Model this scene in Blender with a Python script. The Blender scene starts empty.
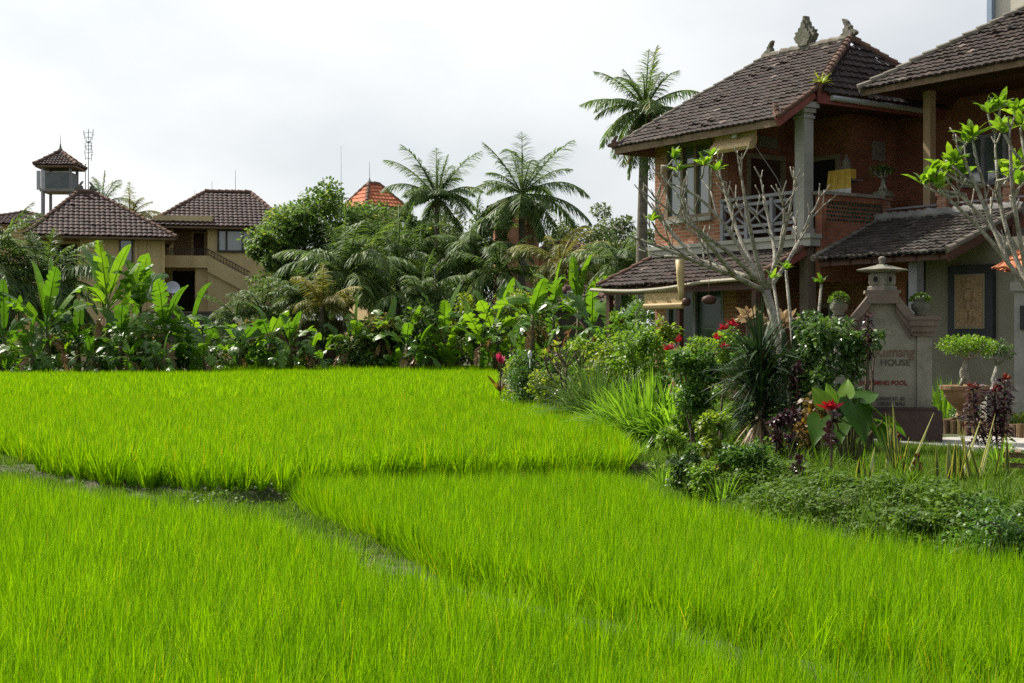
import bpy, math, random
import numpy as np
from mathutils import Vector, Matrix, noise

# ------------------------------------------------------------------ camera, sky, sun, exposure
sc = bpy.context.scene
COL = sc.collection
R = math.radians
EYE = 1.75
FPX = 1422.0
cam_d = bpy.data.cameras.new("camera")
cam_d.sensor_width = 36.0
cam_d.lens = 50.0
cam_d.clip_start = 0.1
cam_d.clip_end = 3000.0
cam = bpy.data.objects.new("camera", cam_d)
COL.objects.link(cam)
cam.location = (0, 0, EYE)
cam.rotation_euler = (R(90), 0, 0)
sc.camera = cam

SUN_AZ, SUN_EL = R(-52), R(50)          # azimuth from +Y, negative = to the left
world = bpy.data.worlds.new("World")
sc.world = world
world.use_nodes = True
wn, wl = world.node_tree.nodes, world.node_tree.links
wn.clear()
w_out = wn.new("ShaderNodeOutputWorld")
w_bg = wn.new("ShaderNodeBackground")
w_bg.inputs["Strength"].default_value = 0.1
sky = wn.new("ShaderNodeTexSky")
sky.sky_type = 'NISHITA'
sky.sun_disc = False
sky.sun_elevation = SUN_EL
sky.sun_rotation = SUN_AZ
sky.air_density = 1.0
sky.dust_density = 3.0
tc = wn.new("ShaderNodeTexCoord")
mp = wn.new("ShaderNodeMapping")
mp.inputs["Scale"].default_value = (1.6, 1.6, 3.4)
nz = wn.new("ShaderNodeTexNoise")
nz.inputs["Scale"].default_value = 1.9
nz.inputs["Detail"].default_value = 5.0
nz.inputs["Roughness"].default_value = 0.5
cr = wn.new("ShaderNodeValToRGB")       # cloud brightness
cr.color_ramp.elements[0].position = 0.36
cr.color_ramp.elements[0].color = (4.75, 5.0, 5.2, 1)
cr.color_ramp.elements[1].position = 0.60
cr.color_ramp.elements[1].color = (6.15, 6.25, 6.3, 1)
mx = wn.new("ShaderNodeMix")
mx.data_type = 'RGBA'
sxyz = wn.new("ShaderNodeSeparateXYZ")
wl.new(tc.outputs["Generated"], sxyz.inputs["Vector"])
cv = wn.new("ShaderNodeValToRGB")               # cloud cover by height above the horizon
cv.color_ramp.elements[0].position, cv.color_ramp.elements[0].color = 0.30, (0.93, 0.93, 0.93, 1)
cv.color_ramp.elements[1].position, cv.color_ramp.elements[1].color = 0.75, (0.25, 0.25, 0.25, 1)
wl.new(sxyz.outputs["Z"], cv.inputs["Fac"])
wl.new(cv.outputs["Color"], mx.inputs["Factor"])
wl.new(tc.outputs["Generated"], mp.inputs["Vector"])
wl.new(mp.outputs["Vector"], nz.inputs["Vector"])
wl.new(nz.outputs["Fac"], cr.inputs["Fac"])
wl.new(sky.outputs["Color"], mx.inputs["A"])
wl.new(cr.outputs["Color"], mx.inputs["B"])
sdirv = (math.sin(SUN_AZ) * math.cos(SUN_EL), math.cos(SUN_AZ) * math.cos(SUN_EL), math.sin(SUN_EL))
dp = wn.new("ShaderNodeVectorMath"); dp.operation = 'DOT_PRODUCT'
dp.inputs[1].default_value = sdirv
wl.new(tc.outputs["Generated"], dp.inputs[0])
mr = wn.new("ShaderNodeMapRange")
mr.inputs["From Min"].default_value = -1.0; mr.inputs["From Max"].default_value = 1.0
wl.new(dp.outputs["Value"], mr.inputs["Value"])
gr = wn.new("ShaderNodeValToRGB")               # thin cloud glows round the sun and dulls away from it
ge = gr.color_ramp.elements
ge[0].position, ge[0].color = 0.25, (0.52, 0.535, 0.56, 1)
ge[1].position, ge[1].color = 0.97, (1.45, 1.43, 1.38, 1)
for p_, c_ in ((0.58, (0.88, 0.895, 0.91, 1)), (0.70, (1.0, 1.0, 1.0, 1)), (0.80, (1.12, 1.12, 1.11, 1))):
    q_ = ge.new(p_); q_.color = c_
wl.new(mr.outputs["Result"], gr.inputs["Fac"])
mg = wn.new("ShaderNodeMix"); mg.data_type = 'RGBA'; mg.blend_type = 'MULTIPLY'; mg.inputs["Factor"].default_value = 1.0
wl.new(mx.outputs["Result"], mg.inputs["A"]); wl.new(gr.outputs["Color"], mg.inputs["B"])
wl.new(mg.outputs["Result"], w_bg.inputs["Color"])
wl.new(w_bg.outputs["Background"], w_out.inputs["Surface"])

sun_d = bpy.data.lights.new("sun", 'SUN')
sun_d.energy = 4.7
sun_d.angle = R(1.2)
sun_d.color = (1.0, 0.945, 0.85)
sun = bpy.data.objects.new("sun", sun_d)
COL.objects.link(sun)
sdir = Vector((math.sin(SUN_AZ) * math.cos(SUN_EL), math.cos(SUN_AZ) * math.cos(SUN_EL), math.sin(SUN_EL)))
sun.rotation_euler = (-sdir).to_track_quat('-Z', 'Y').to_euler()
sun.location = sdir * 50

sc.view_settings.view_transform = 'Standard'
sc.view_settings.look = 'None'
sc.view_settings.exposure = 0.62
sc.view_settings.gamma = 1.0
sc.view_settings.use_curve_mapping = False
sc.render.engine = 'CYCLES'
sc.cycles.max_bounces = 6
sc.cycles.diffuse_bounces = 3
sc.cycles.glossy_bounces = 2
sc.cycles.transmission_bounces = 4
sc.cycles.transparent_max_bounces = 4
sc.cycles.volume_bounces = 0
sc.cycles.sample_clamp_indirect = 4.0
sc.cycles.caustics_reflective = False
sc.cycles.caustics_refractive = False
sc.cycles.use_denoising = False
try:
    sc.cycles.denoiser = 'OPENIMAGEDENOISE'
    sc.cycles.denoising_prefilter = 'ACCURATE'
except Exception:
    pass

rng = np.random.default_rng(7)
random.seed(7)

# ------------------------------------------------------------------ materials
def new_mat(name):
    m = bpy.data.materials.new(name)
    m.use_nodes = True
    n, l = m.node_tree.nodes, m.node_tree.links
    return m, n, l, n["Principled BSDF"]

def rgba(c):
    return (c[0], c[1], c[2], 1.0)

def ramp(n, cols, pos=None):
    r = n.new("ShaderNodeValToRGB")
    k = len(cols)
    pos = pos or [i / (k - 1) for i in range(k)]
    e = r.color_ramp.elements
    e[0].position, e[0].color = pos[0], rgba(cols[0])
    e[1].position, e[1].color = pos[-1], rgba(cols[-1])
    for i in range(1, k - 1):
        x = e.new(pos[i])
        x.color = rgba(cols[i])
    return r

def noise_mat(name, cols, scale=3.0, rough=0.85, bump=0.2, detail=6.0, pos=None, fine=None, spec=0.3, metallic=0.0, stretch=(1, 1, 1)):
    m, n, l, p = new_mat(name)
    t = n.new("ShaderNodeTexCoord")
    mpn = n.new("ShaderNodeMapping")
    mpn.inputs["Scale"].default_value = stretch
    z = n.new("ShaderNodeTexNoise")
    z.inputs["Scale"].default_value = scale
    z.inputs["Detail"].default_value = detail
    z.inputs["Roughness"].default_value = 0.62
    r = ramp(n, cols, pos or ([0.3, 0.7] if len(cols) == 2 else None))
    l.new(t.outputs["Object"], mpn.inputs["Vector"])
    l.new(mpn.outputs["Vector"], z.inputs["Vector"])
    l.new(z.outputs["Fac"], r.inputs["Fac"])
    l.new(r.outputs["Color"], p.inputs["Base Color"])
    p.inputs["Roughness"].default_value = rough
    p.inputs["Specular IOR Level"].default_value = spec
    p.inputs["Metallic"].default_value = metallic
    if bump:
        z2 = n.new("ShaderNodeTexNoise")
        z2.inputs["Scale"].default_value = fine or scale * 6
        z2.inputs["Detail"].default_value = 4.0
        b = n.new("ShaderNodeBump")
        b.inputs["Strength"].default_value = bump
        b.inputs["Distance"].default_value = 0.03
        l.new(mpn.outputs["Vector"], z2.inputs["Vector"])
        l.new(z2.outputs["Fac"], b.inputs["Height"])
        l.new(b.outputs["Normal"], p.inputs["Normal"])
    return m

def leaf_mat(name, cols, pos=None, transl=0.35, rough=0.45, spec=0.4, tmul=(1.5, 1.6, 0.8), coat=0.0):
    """colour runs with the per-leaf value 'rnd'"""
    m, n, l, p = new_mat(name)
    a = n.new("ShaderNodeAttribute")
    a.attribute_name = "rnd"
    r = ramp(n, cols, pos)
    l.new(a.outputs["Fac"], r.inputs["Fac"])
    l.new(r.outputs["Color"], p.inputs["Base Color"])
    p.inputs["Roughness"].default_value = rough
    p.inputs["Specular IOR Level"].default_value = spec
    tr = n.new("ShaderNodeBsdfTranslucent")
    mul = n.new("ShaderNodeMix")
    mul.data_type = 'RGBA'
    mul.blend_type = 'MULTIPLY'
    mul.inputs["Factor"].default_value = 1.0
    l.new(r.outputs["Color"], mul.inputs["A"])
    mul.inputs["B"].default_value = rgba(tmul)
    l.new(mul.outputs["Result"], tr.inputs["Color"])
    ms = n.new("ShaderNodeMixShader")
    ms.inputs["Fac"].default_value = transl
    out = n["Material Output"]
    l.new(p.outputs["BSDF"], ms.inputs[1])
    l.new(tr.outputs["BSDF"], ms.inputs[2])
    l.new(ms.outputs["Shader"], out.inputs["Surface"])
    return m

def brick_mat(name, c1, c2, mortar, bw=0.21, bh=0.065, rough=0.9):
    m, n, l, p = new_mat(name)
    t = n.new("ShaderNodeTexCoord")
    s = n.new("ShaderNodeSeparateXYZ")
    add = n.new("ShaderNodeMath")
    add.operation = 'ADD'
    cmb = n.new("ShaderNodeCombineXYZ")
    l.new(t.outputs["Object"], s.inputs["Vector"])
    l.new(s.outputs["X"], add.inputs[0])
    l.new(s.outputs["Y"], add.inputs[1])
    l.new(add.outputs[0], cmb.inputs["X"])
    l.new(s.outputs["Z"], cmb.inputs["Y"])
    b = n.new("ShaderNodeTexBrick")
    b.inputs["Scale"].default_value = 1.0
    b.inputs["Brick Width"].default_value = bw
    b.inputs["Row Height"].default_value = bh
    b.inputs["Mortar Size"].default_value = 0.012
    b.inputs["Mortar Smooth"].default_value = 0.3
    b.inputs["Bias"].default_value = -0.1
    b.inputs["Color1"].default_value = rgba(c1)
    b.inputs["Color2"].default_value = rgba(c2)
    b.inputs["Mortar"].default_value = rgba(mortar)
    l.new(cmb.outputs["Vector"], b.inputs["Vector"])
    z = n.new("ShaderNodeTexNoise")
    z.inputs["Scale"].default_value = 1.4
    z.inputs["Detail"].default_value = 8.0
    l.new(t.outputs["Object"], z.inputs["Vector"])
    rr = ramp(n, [(0.62, 0.6, 0.58), (1.1, 1.1, 1.1)], [0.3, 0.7])
    l.new(z.outputs["Fac"], rr.inputs["Fac"])
    mul = n.new("ShaderNodeMix")
    mul.data_type = 'RGBA'
    mul.blend_type = 'MULTIPLY'
    mul.inputs["Factor"].default_value = 1.0
    l.new(b.outputs["Color"], mul.inputs["A"])
    l.new(rr.outputs["Color"], mul.inputs["B"])
    l.new(mul.outputs["Result"], p.inputs["Base Color"])
    bp = n.new("ShaderNodeBump")
    bp.inputs["Strength"].default_value = 0.5
    bp.inputs["Distance"].default_value = 0.012
    bp.invert = True
    l.new(b.outputs["Fac"], bp.inputs["Height"])
    l.new(bp.outputs["Normal"], p.inputs["Normal"])
    p.inputs["Roughness"].default_value = rough
    p.inputs["Specular IOR Level"].default_value = 0.2
    return m

def tile_mat(name, cols, pos, moss=(0.10, 0.10, 0.07), moss_amt=0.75):
    m, n, l, p = new_mat(name)
    a = n.new("ShaderNodeAttribute")
    a.attribute_name = "rnd"
    r = ramp(n, cols, pos)
    l.new(a.outputs["Fac"], r.inputs["Fac"])
    t = n.new("ShaderNodeTexCoord")
    z = n.new("ShaderNodeTexNoise")
    z.inputs["Scale"].default_value = 1.1
    z.inputs["Detail"].default_value = 9.0
    z.inputs["Roughness"].default_value = 0.7
    l.new(t.outputs["Object"], z.inputs["Vector"])
    zr = ramp(n, [(0, 0, 0), (moss_amt,) * 3], [0.48, 0.68])
    l.new(z.outputs["Fac"], zr.inputs["Fac"])
    x = n.new("ShaderNodeMix")
    x.data_type = 'RGBA'
    l.new(zr.outputs["Color"], x.inputs["Factor"])
    l.new(r.outputs["Color"], x.inputs["A"])
    x.inputs["B"].default_value = rgba(moss)
    l.new(x.outputs["Result"], p.inputs["Base Color"])
    p.inputs["Roughness"].default_value = 0.8
    p.inputs["Specular IOR Level"].default_value = 0.3
    z2 = n.new("ShaderNodeTexNoise")
    z2.inputs["Scale"].default_value = 25
    l.new(t.outputs["Object"], z2.inputs["Vector"])
    b = n.new("ShaderNodeBump")
    b.inputs["Strength"].default_value = 0.3
    b.inputs["Distance"].default_value = 0.02
    l.new(z2.outputs["Fac"], b.inputs["Height"])
    l.new(b.outputs["Normal"], p.inputs["Normal"])
    return m

M = {}
M['ground'] = None
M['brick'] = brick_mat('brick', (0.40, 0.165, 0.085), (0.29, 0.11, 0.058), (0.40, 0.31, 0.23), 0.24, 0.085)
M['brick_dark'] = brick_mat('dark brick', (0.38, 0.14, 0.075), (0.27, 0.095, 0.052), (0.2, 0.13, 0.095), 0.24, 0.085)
M['brick_pillar'] = brick_mat('pillar brick', (0.42, 0.19, 0.11), (0.33, 0.13, 0.08), (0.34, 0.28, 0.22), 0.2, 0.075)
M['brick_far'] = brick_mat('far brick', (0.42, 0.19, 0.10), (0.36, 0.15, 0.08), (0.36, 0.25, 0.18), 0.3, 0.12)
M['tile'] = tile_mat('clay roof tile', [(0.018, 0.012, 0.010), (0.034, 0.022, 0.017), (0.060, 0.037, 0.028), (0.17, 0.13, 0.105)], [0.0, 0.5, 0.93, 1.0], moss=(0.055, 0.05, 0.038))
M['tile_red'] = tile_mat('red brown roof tile', [(0.045, 0.024, 0.018), (0.09, 0.045, 0.030), (0.14, 0.07, 0.045)], [0.0, 0.5, 1.0], moss=(0.07, 0.06, 0.045))
M['tile_porch'] = tile_mat('grey porch tile', [(0.026, 0.022, 0.019), (0.05, 0.04, 0.033), (0.085, 0.07, 0.058), (0.15, 0.135, 0.115)], [0.0, 0.5, 0.92, 1.0], moss=(0.06, 0.06, 0.05), moss_amt=0.7)
M['tile_far'] = tile_mat('far roof tile', [(0.026, 0.016, 0.014), (0.05, 0.029, 0.024), (0.078, 0.046, 0.037)], [0, 0.5, 1], moss=(0.06, 0.05, 0.045), moss_amt=0.3)
M['tile_orange'] = tile_mat('orange roof tile', [(0.44, 0.135, 0.06), (0.52, 0.17, 0.075), (0.58, 0.21, 0.1)], [0, 0.5, 1], moss=(0.4, 0.13, 0.07), moss_amt=0.3)
M['cap'] = noise_mat('lichened ridge cap', [(0.10, 0.085, 0.065), (0.24, 0.215, 0.17)], 4, 0.9, 0.4)
M['cap_red'] = noise_mat('clay ridge cap', [(0.09, 0.05, 0.035), (0.2, 0.12, 0.085)], 4, 0.9, 0.4)
M['cap_grey'] = noise_mat('grey ridge cap', [(0.13, 0.125, 0.115), (0.27, 0.26, 0.24)], 3, 0.9, 0.4)
M['stone'] = noise_mat('weathered stone', [(0.14, 0.125, 0.10), (0.30, 0.275, 0.225)], 3.5, 0.9, 0.5)
M['stone_mossy'] = noise_mat('mossy stone', [(0.085, 0.095, 0.055), (0.26, 0.24, 0.195)], 5, 0.95, 0.7)
M['sign_stone'] = noise_mat('pale sign stone', [(0.15, 0.135, 0.10), (0.27, 0.25, 0.195), (0.33, 0.305, 0.24)], 2.6, 0.9, 0.4, detail=9, pos=[0.28, 0.5, 0.75], fine=40)
M['sign_trim'] = noise_mat('brown sign trim', [(0.13, 0.095, 0.075), (0.22, 0.17, 0.135)], 3, 0.9, 0.4)
M['sign_base'] = noise_mat('dark red stone base', [(0.055, 0.036, 0.03), (0.105, 0.07, 0.058)], 3, 0.85, 0.4)
M['concrete'] = noise_mat('grey concrete', [(0.24, 0.23, 0.205), (0.36, 0.345, 0.31)], 2.0, 0.9, 0.25)
M['slab'] = noise_mat('stained slab', [(0.26, 0.255, 0.215), (0.40, 0.39, 0.34)], 2.0, 0.9, 0.25)
M['paving'] = noise_mat('pale paving', [(0.30, 0.28, 0.24), (0.44, 0.42, 0.37)], 1.3, 0.9, 0.2)
M['plaster'] = noise_mat('olive plaster', [(0.17, 0.155, 0.115), (0.23, 0.215, 0.16)], 1.5, 0.9, 0.15)
M['tan'] = noise_mat('tan plaster', [(0.48, 0.355, 0.185), (0.62, 0.47, 0.25), (0.68, 0.525, 0.285)], 1.1, 0.9, 0.15, detail=9, pos=[0.3, 0.5, 0.72], stretch=(1, 1, 0.3))  # stained plaster, lightened to put the distance haze into its colour
M['tan_trim'] = noise_mat('pale yellow plaster', [(0.52, 0.41, 0.21), (0.66, 0.53, 0.29)], 1.2, 0.9, 0.1, detail=9, stretch=(1, 1, 0.35))  # lightened for distance haze along with the walls
M['wood_dark'] = noise_mat('dark stained wood', [(0.055, 0.024, 0.017), (0.11, 0.05, 0.034)], 3, 0.6, 0.15, stretch=(1, 1, 6))
M['fascia'] = noise_mat('brown fascia board', [(0.13, 0.085, 0.05), (0.21, 0.145, 0.09)], 2, 0.8, 0.15)
M['fascia_red'] = noise_mat('weathered red fascia', [(0.17, 0.045, 0.038), (0.27, 0.085, 0.07)], 2.5, 0.8, 0.2)
M['wood_post'] = noise_mat('pale brown post', [(0.25, 0.17, 0.09), (0.36, 0.255, 0.145)], 2, 0.75, 0.15, stretch=(3, 3, 0.6))
M['frame_wood'] = noise_mat('olive window frame', [(0.16, 0.12, 0.075), (0.24, 0.185, 0.12)], 3, 0.7, 0.1)
M['door_frame'] = noise_mat('door frame paint', [(0.22, 0.18, 0.12), (0.29, 0.245, 0.165)], 3, 0.7, 0.1)
M['rail_grey'] = noise_mat('grey painted timber', [(0.17, 0.165, 0.18), (0.27, 0.265, 0.285)], 3, 0.65, 0.1)
M['rail_dark'] = noise_mat('dark rail', [(0.045, 0.04, 0.035), (0.08, 0.075, 0.065)], 3, 0.6, 0.0)
M['shutter'] = noise_mat('louvre shutter wood', [(0.28, 0.16, 0.08), (0.36, 0.22, 0.115)], 3, 0.7, 0.1)
M['dark'] = noise_mat('painted interior shade', [(0.012, 0.011, 0.010), (0.022, 0.02, 0.018)], 2, 0.9, 0.0)  # near-black colour stands in for the shade inside rooms and holes
M['blind'] = noise_mat('bamboo blind', [(0.42, 0.29, 0.14), (0.58, 0.43, 0.23)], 4, 0.7, 0.3, stretch=(0.4, 0.4, 14))
M['bamboo'] = noise_mat('bamboo pole', [(0.42, 0.31, 0.14), (0.58, 0.44, 0.22)], 2, 0.5, 0.1)
M['gutter'] = noise_mat('gutter pipe', [(0.28, 0.25, 0.18), (0.4, 0.36, 0.27)], 2, 0.5, 0.1)
M['gutter_grey'] = noise_mat('grey gutter pipe', [(0.3, 0.31, 0.31), (0.42, 0.43, 0.43)], 2, 0.4, 0.0)
M['metal'] = noise_mat('grey metal', [(0.33, 0.34, 0.35), (0.45, 0.46, 0.47)], 2, 0.45, 0.0, metallic=0.3)
M['tower_panel'] = noise_mat('grey tower boards', [(0.13, 0.15, 0.15), (0.2, 0.22, 0.22)], 1.5, 0.8, 0.1)
M['metal_dark'] = noise_mat('dark metal', [(0.07, 0.07, 0.07), (0.11, 0.11, 0.11)], 2, 0.5, 0.0)
M['white'] = noise_mat('white paint', [(0.66, 0.65, 0.62), (0.78, 0.77, 0.74)], 2, 0.7, 0.0)
M['tank_wall'] = noise_mat('cream wall', [(0.5, 0.48, 0.38), (0.62, 0.6, 0.5)], 1, 0.8, 0.1)
M['blue_trim'] = noise_mat('blue grey trim', [(0.24, 0.31, 0.4), (0.32, 0.4, 0.5)], 2, 0.6, 0.0)
M['green_tile'] = tile_mat('glazed green tile', [(0.008, 0.03, 0.022), (0.015, 0.06, 0.042), (0.03, 0.12, 0.085), (0.2, 0.42, 0.36)], [0, 0.5, 0.9, 1.0], moss=(0.01, 0.03, 0.02), moss_amt=0.4)
M['terracotta'] = noise_mat('terracotta', [(0.19, 0.115, 0.055), (0.31, 0.20, 0.11)], 3, 0.8, 0.3)
M['log'] = noise_mat('weathered log', [(0.11, 0.07, 0.035), (0.23, 0.155, 0.08)], 3, 0.9, 0.5, stretch=(4, 4, 0.6))
M['cloth_yellow'] = noise_mat('yellow cloth', [(0.62, 0.40, 0.06), (0.72, 0.5, 0.1)], 3, 0.85, 0.1)
M['cloth_white'] = noise_mat('white cloth', [(0.62, 0.6, 0.55), (0.72, 0.7, 0.66)], 3, 0.85, 0.1)
M['blue_drum'] = noise_mat('dark blue plastic', [(0.02, 0.025, 0.085), (0.035, 0.04, 0.12)], 2, 0.5, 0.0)
M['ink_brown'] = noise_mat('brown letter paint', [(0.15, 0.09, 0.055), (0.2, 0.125, 0.08)], 8, 0.8, 0.0)
M['ink_red'] = noise_mat('dark red letter paint', [(0.16, 0.02, 0.015), (0.22, 0.03, 0.02)], 8, 0.8, 0.0)
M['ink_grey'] = noise_mat('grey letter paint', [(0.07, 0.06, 0.05), (0.11, 0.095, 0.08)], 8, 0.8, 0.0)
M['relief'] = noise_mat('carved relief stone', [(0.22, 0.145, 0.08), (0.36, 0.245, 0.14)], 6, 0.9, 0.35)
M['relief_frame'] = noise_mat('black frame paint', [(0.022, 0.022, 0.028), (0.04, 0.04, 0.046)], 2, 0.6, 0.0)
M['wall_dark'] = noise_mat('dark garden wall', [(0.06, 0.055, 0.045), (0.12, 0.105, 0.085)], 2, 0.95, 0.4)
M['wall_brown'] = noise_mat('brown earth wall', [(0.13, 0.085, 0.055), (0.2, 0.135, 0.085)], 2, 0.95, 0.4)
M['bark'] = noise_mat('palm bark', [(0.10, 0.085, 0.065), (0.2, 0.175, 0.14)], 3, 0.95, 0.6, stretch=(1, 1, 5))
M['bark_brown'] = noise_mat('brown bark', [(0.07, 0.05, 0.035), (0.15, 0.11, 0.075)], 4, 0.95, 0.6)
M['frangi_bark'] = noise_mat('pale frangipani bark', [(0.11, 0.10, 0.075), (0.27, 0.25, 0.195), (0.42, 0.40, 0.33)], 11, 0.85, 0.8, pos=[0.3, 0.48, 0.66])  # pale bark, its lightest patches raised to paint in sunlit highlights
M['banana_stem'] = noise_mat('banana stem', [(0.06, 0.06, 0.022), (0.13, 0.115, 0.05)], 3, 0.7, 0.2, stretch=(3, 3, 0.6))
M['dry'] = leaf_mat('dry frond', [(0.30, 0.2, 0.10), (0.42, 0.3, 0.17), (0.52, 0.4, 0.26)], transl=0.25, tmul=(1.1, 1.05, 0.9))

def glass_mat(name, col, rough=0.06, spec=1.0):
    m, n, l, p = new_mat(name)
    p.inputs["Base Color"].default_value = rgba(col)
    p.inputs["Roughness"].default_value = rough
    p.inputs["Specular IOR Level"].default_value = spec
    p.inputs["IOR"].default_value = 1.7
    t = n.new("ShaderNodeTexCoord")
    z = n.new("ShaderNodeTexNoise")
    z.inputs["Scale"].default_value = 1.2
    b = n.new("ShaderNodeBump")
    b.inputs["Strength"].default_value = 0.06
    l.new(t.outputs["Object"], z.inputs["Vector"])
    l.new(z.outputs["Fac"], b.inputs["Height"])
    l.new(b.outputs["Normal"], p.inputs["Normal"])
    return m
M['glass'] = glass_mat('window glass', (0.10, 0.125, 0.115))
M['glass_reflect'] = glass_mat('glass with painted garden reflection', (0.035, 0.065, 0.035), 0.12, 0.22)  # green base colour paints in the garden's reflection
M['curtain_glass'] = glass_mat('curtained glass', (0.24, 0.26, 0.26), 0.1)

# foliage
M['rice'] = leaf_mat('rice blade', [(0.058, 0.155, 0.002), (0.165, 0.345, 0.003), (0.31, 0.50, 0.004), (0.43, 0.40, 0.03)], [0.0, 0.45, 0.94, 1.0], transl=0.45, rough=0.6, spec=0.08, tmul=(1.3, 1.3, 0.3))
M['grass'] = leaf_mat('grass blade', [(0.045, 0.10, 0.010), (0.10, 0.18, 0.015), (0.17, 0.24, 0.025), (0.24, 0.22, 0.07)], [0, 0.5, 0.92, 1], transl=0.4, spec=0.15, rough=0.6)
M['cover'] = leaf_mat('ground cover leaf', [(0.045, 0.085, 0.012), (0.085, 0.155, 0.018), (0.15, 0.23, 0.028)], transl=0.34, rough=0.5, spec=0.25)
M['banana'] = leaf_mat('banana leaf', [(0.0403, 0.0978, 0.0149), (0.0690, 0.1552, 0.0184), (0.1207, 0.2300, 0.0230), (0.1725, 0.2990, 0.0230), (0.4600, 0.2760, 0.0345)], [0, 0.4, 0.75, 0.95, 1.0], transl=0.42, tmul=(1.7, 1.75, 0.5), rough=0.36, spec=0.5)
M['banana_dry'] = leaf_mat('dry banana leaf', [(0.14, 0.08, 0.035), (0.25, 0.15, 0.065), (0.36, 0.24, 0.1)], transl=0.3, tmul=(1.2, 1.1, 0.9))
M['palm'] = leaf_mat('palm frond', [(0.0635, 0.1124, 0.0326), (0.1087, 0.1721, 0.0471), (0.1721, 0.2356, 0.0635), (0.3444, 0.3263, 0.0906)], [0, 0.5, 0.93, 1], rough=0.5, spec=0.3, transl=0.36)
M['palm_yellow'] = leaf_mat('yellowed palm frond', [(0.1046, 0.1346, 0.0374), (0.2093, 0.2168, 0.0598), (0.4036, 0.3289, 0.0897)], [0, 0.55, 1], transl=0.35, rough=0.5, spec=0.3)
M['tree'] = leaf_mat('tree leaf', [(0.0582, 0.1041, 0.0292), (0.1041, 0.1769, 0.0416), (0.1769, 0.2601, 0.0540), (0.4160, 0.3953, 0.0728)], [0, 0.5, 0.9, 1], rough=0.55, spec=0.25, transl=0.36)
M['tree_grey'] = leaf_mat('grey green tree leaf', [(0.0690, 0.0966, 0.0414), (0.1104, 0.1449, 0.0621), (0.1794, 0.2070, 0.0828)], transl=0.3)  # grey green of the far trees, with haze put into the colour
M['shrub'] = leaf_mat('shrub leaf', [(0.0338, 0.0810, 0.0162), (0.0743, 0.1553, 0.0243), (0.1350, 0.2362, 0.0297)], transl=0.35, rough=0.4, spec=0.3)
M['shrub_light'] = leaf_mat('light shrub leaf', [(0.0792, 0.1584, 0.0198), (0.1452, 0.2508, 0.0264), (0.2508, 0.3432, 0.0370)], transl=0.42, rough=0.42, spec=0.3)
M['shrub_yellow'] = leaf_mat('yellow green leaf', [(0.09, 0.15, 0.015), (0.17, 0.24, 0.02), (0.33, 0.34, 0.035)], transl=0.45, rough=0.42)
M['glossy'] = leaf_mat('glossy leaf', [(0.0385, 0.0825, 0.0198), (0.0715, 0.1375, 0.0286), (0.1210, 0.1980, 0.0396), (0.2860, 0.3630, 0.1980)], [0, 0.5, 0.88, 1], transl=0.3, rough=0.34, spec=0.45)
M['lily'] = leaf_mat('lily blade', [(0.0828, 0.1794, 0.0193), (0.1656, 0.3036, 0.0248), (0.2760, 0.4140, 0.0414)], transl=0.45, rough=0.36, spec=0.3)
M['spider'] = leaf_mat('drooping blade', [(0.0438, 0.0875, 0.0250), (0.0813, 0.1438, 0.0375), (0.1375, 0.2063, 0.0562)], transl=0.3, rough=0.36, spec=0.3)
M['yucca'] = leaf_mat('yucca blade', [(0.014, 0.032, 0.012), (0.028, 0.055, 0.02), (0.05, 0.085, 0.032)], transl=0.15, rough=0.45, spec=0.22)
M['purple'] = leaf_mat('purple leaf', [(0.0198, 0.0099, 0.0132), (0.0440, 0.0176, 0.0242), (0.0935, 0.0330, 0.0385)], transl=0.2, tmul=(1.6, 0.7, 0.8), spec=0.5, rough=0.3)
M['croton'] = leaf_mat('bronze leaf', [(0.06, 0.045, 0.012), (0.14, 0.085, 0.02), (0.24, 0.14, 0.03)], transl=0.3, rough=0.35)
M['red'] = leaf_mat('red bract', [(0.20, 0.008, 0.014), (0.34, 0.014, 0.025), (0.45, 0.035, 0.05)], transl=0.35, tmul=(1.3, 0.8, 0.8))
M['pink'] = leaf_mat('pink bract', [(0.5, 0.03, 0.12), (0.62, 0.07, 0.2)], transl=0.35, tmul=(1.2, 0.8, 0.8))
M['maroon'] = leaf_mat('dull red rosette', [(0.10, 0.02, 0.014), (0.2, 0.04, 0.025), (0.28, 0.075, 0.04)], transl=0.25, tmul=(1.3, 0.8, 0.8))
M['ear'] = leaf_mat('elephant ear leaf', [(0.03, 0.075, 0.012), (0.065, 0.14, 0.016), (0.15, 0.26, 0.02)], transl=0.42, rough=0.45, spec=0.18)
M['frangi'] = leaf_mat('frangipani leaf', [(0.09, 0.18, 0.012), (0.15, 0.26, 0.016), (0.24, 0.34, 0.025)], transl=0.5, rough=0.32, spec=0.55)
M['snake_edge'] = leaf_mat('yellow leaf margin', [(0.38, 0.36, 0.06), (0.48, 0.44, 0.1)], transl=0.3)
M['snake'] = leaf_mat('snake plant blade', [(0.05, 0.085, 0.03), (0.085, 0.125, 0.045), (0.14, 0.17, 0.07)], transl=0.2, rough=0.35)
M['cactus'] = noise_mat('cactus skin', [(0.022, 0.042, 0.016), (0.045, 0.07, 0.028)], 4, 0.6, 0.2)
M['white_flower'] = leaf_mat('white flower', [(0.6, 0.58, 0.5), (0.75, 0.73, 0.65)], transl=0.3, tmul=(1, 1, 1))
M['understory'] = leaf_mat('understory leaf', [(0.0375, 0.0638, 0.0187), (0.0675, 0.1125, 0.0281), (0.1219, 0.1875, 0.0375), (0.3000, 0.1875, 0.0750)], [0, 0.45, 0.92, 1], transl=0.25, rough=0.6, spec=0.2)

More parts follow.
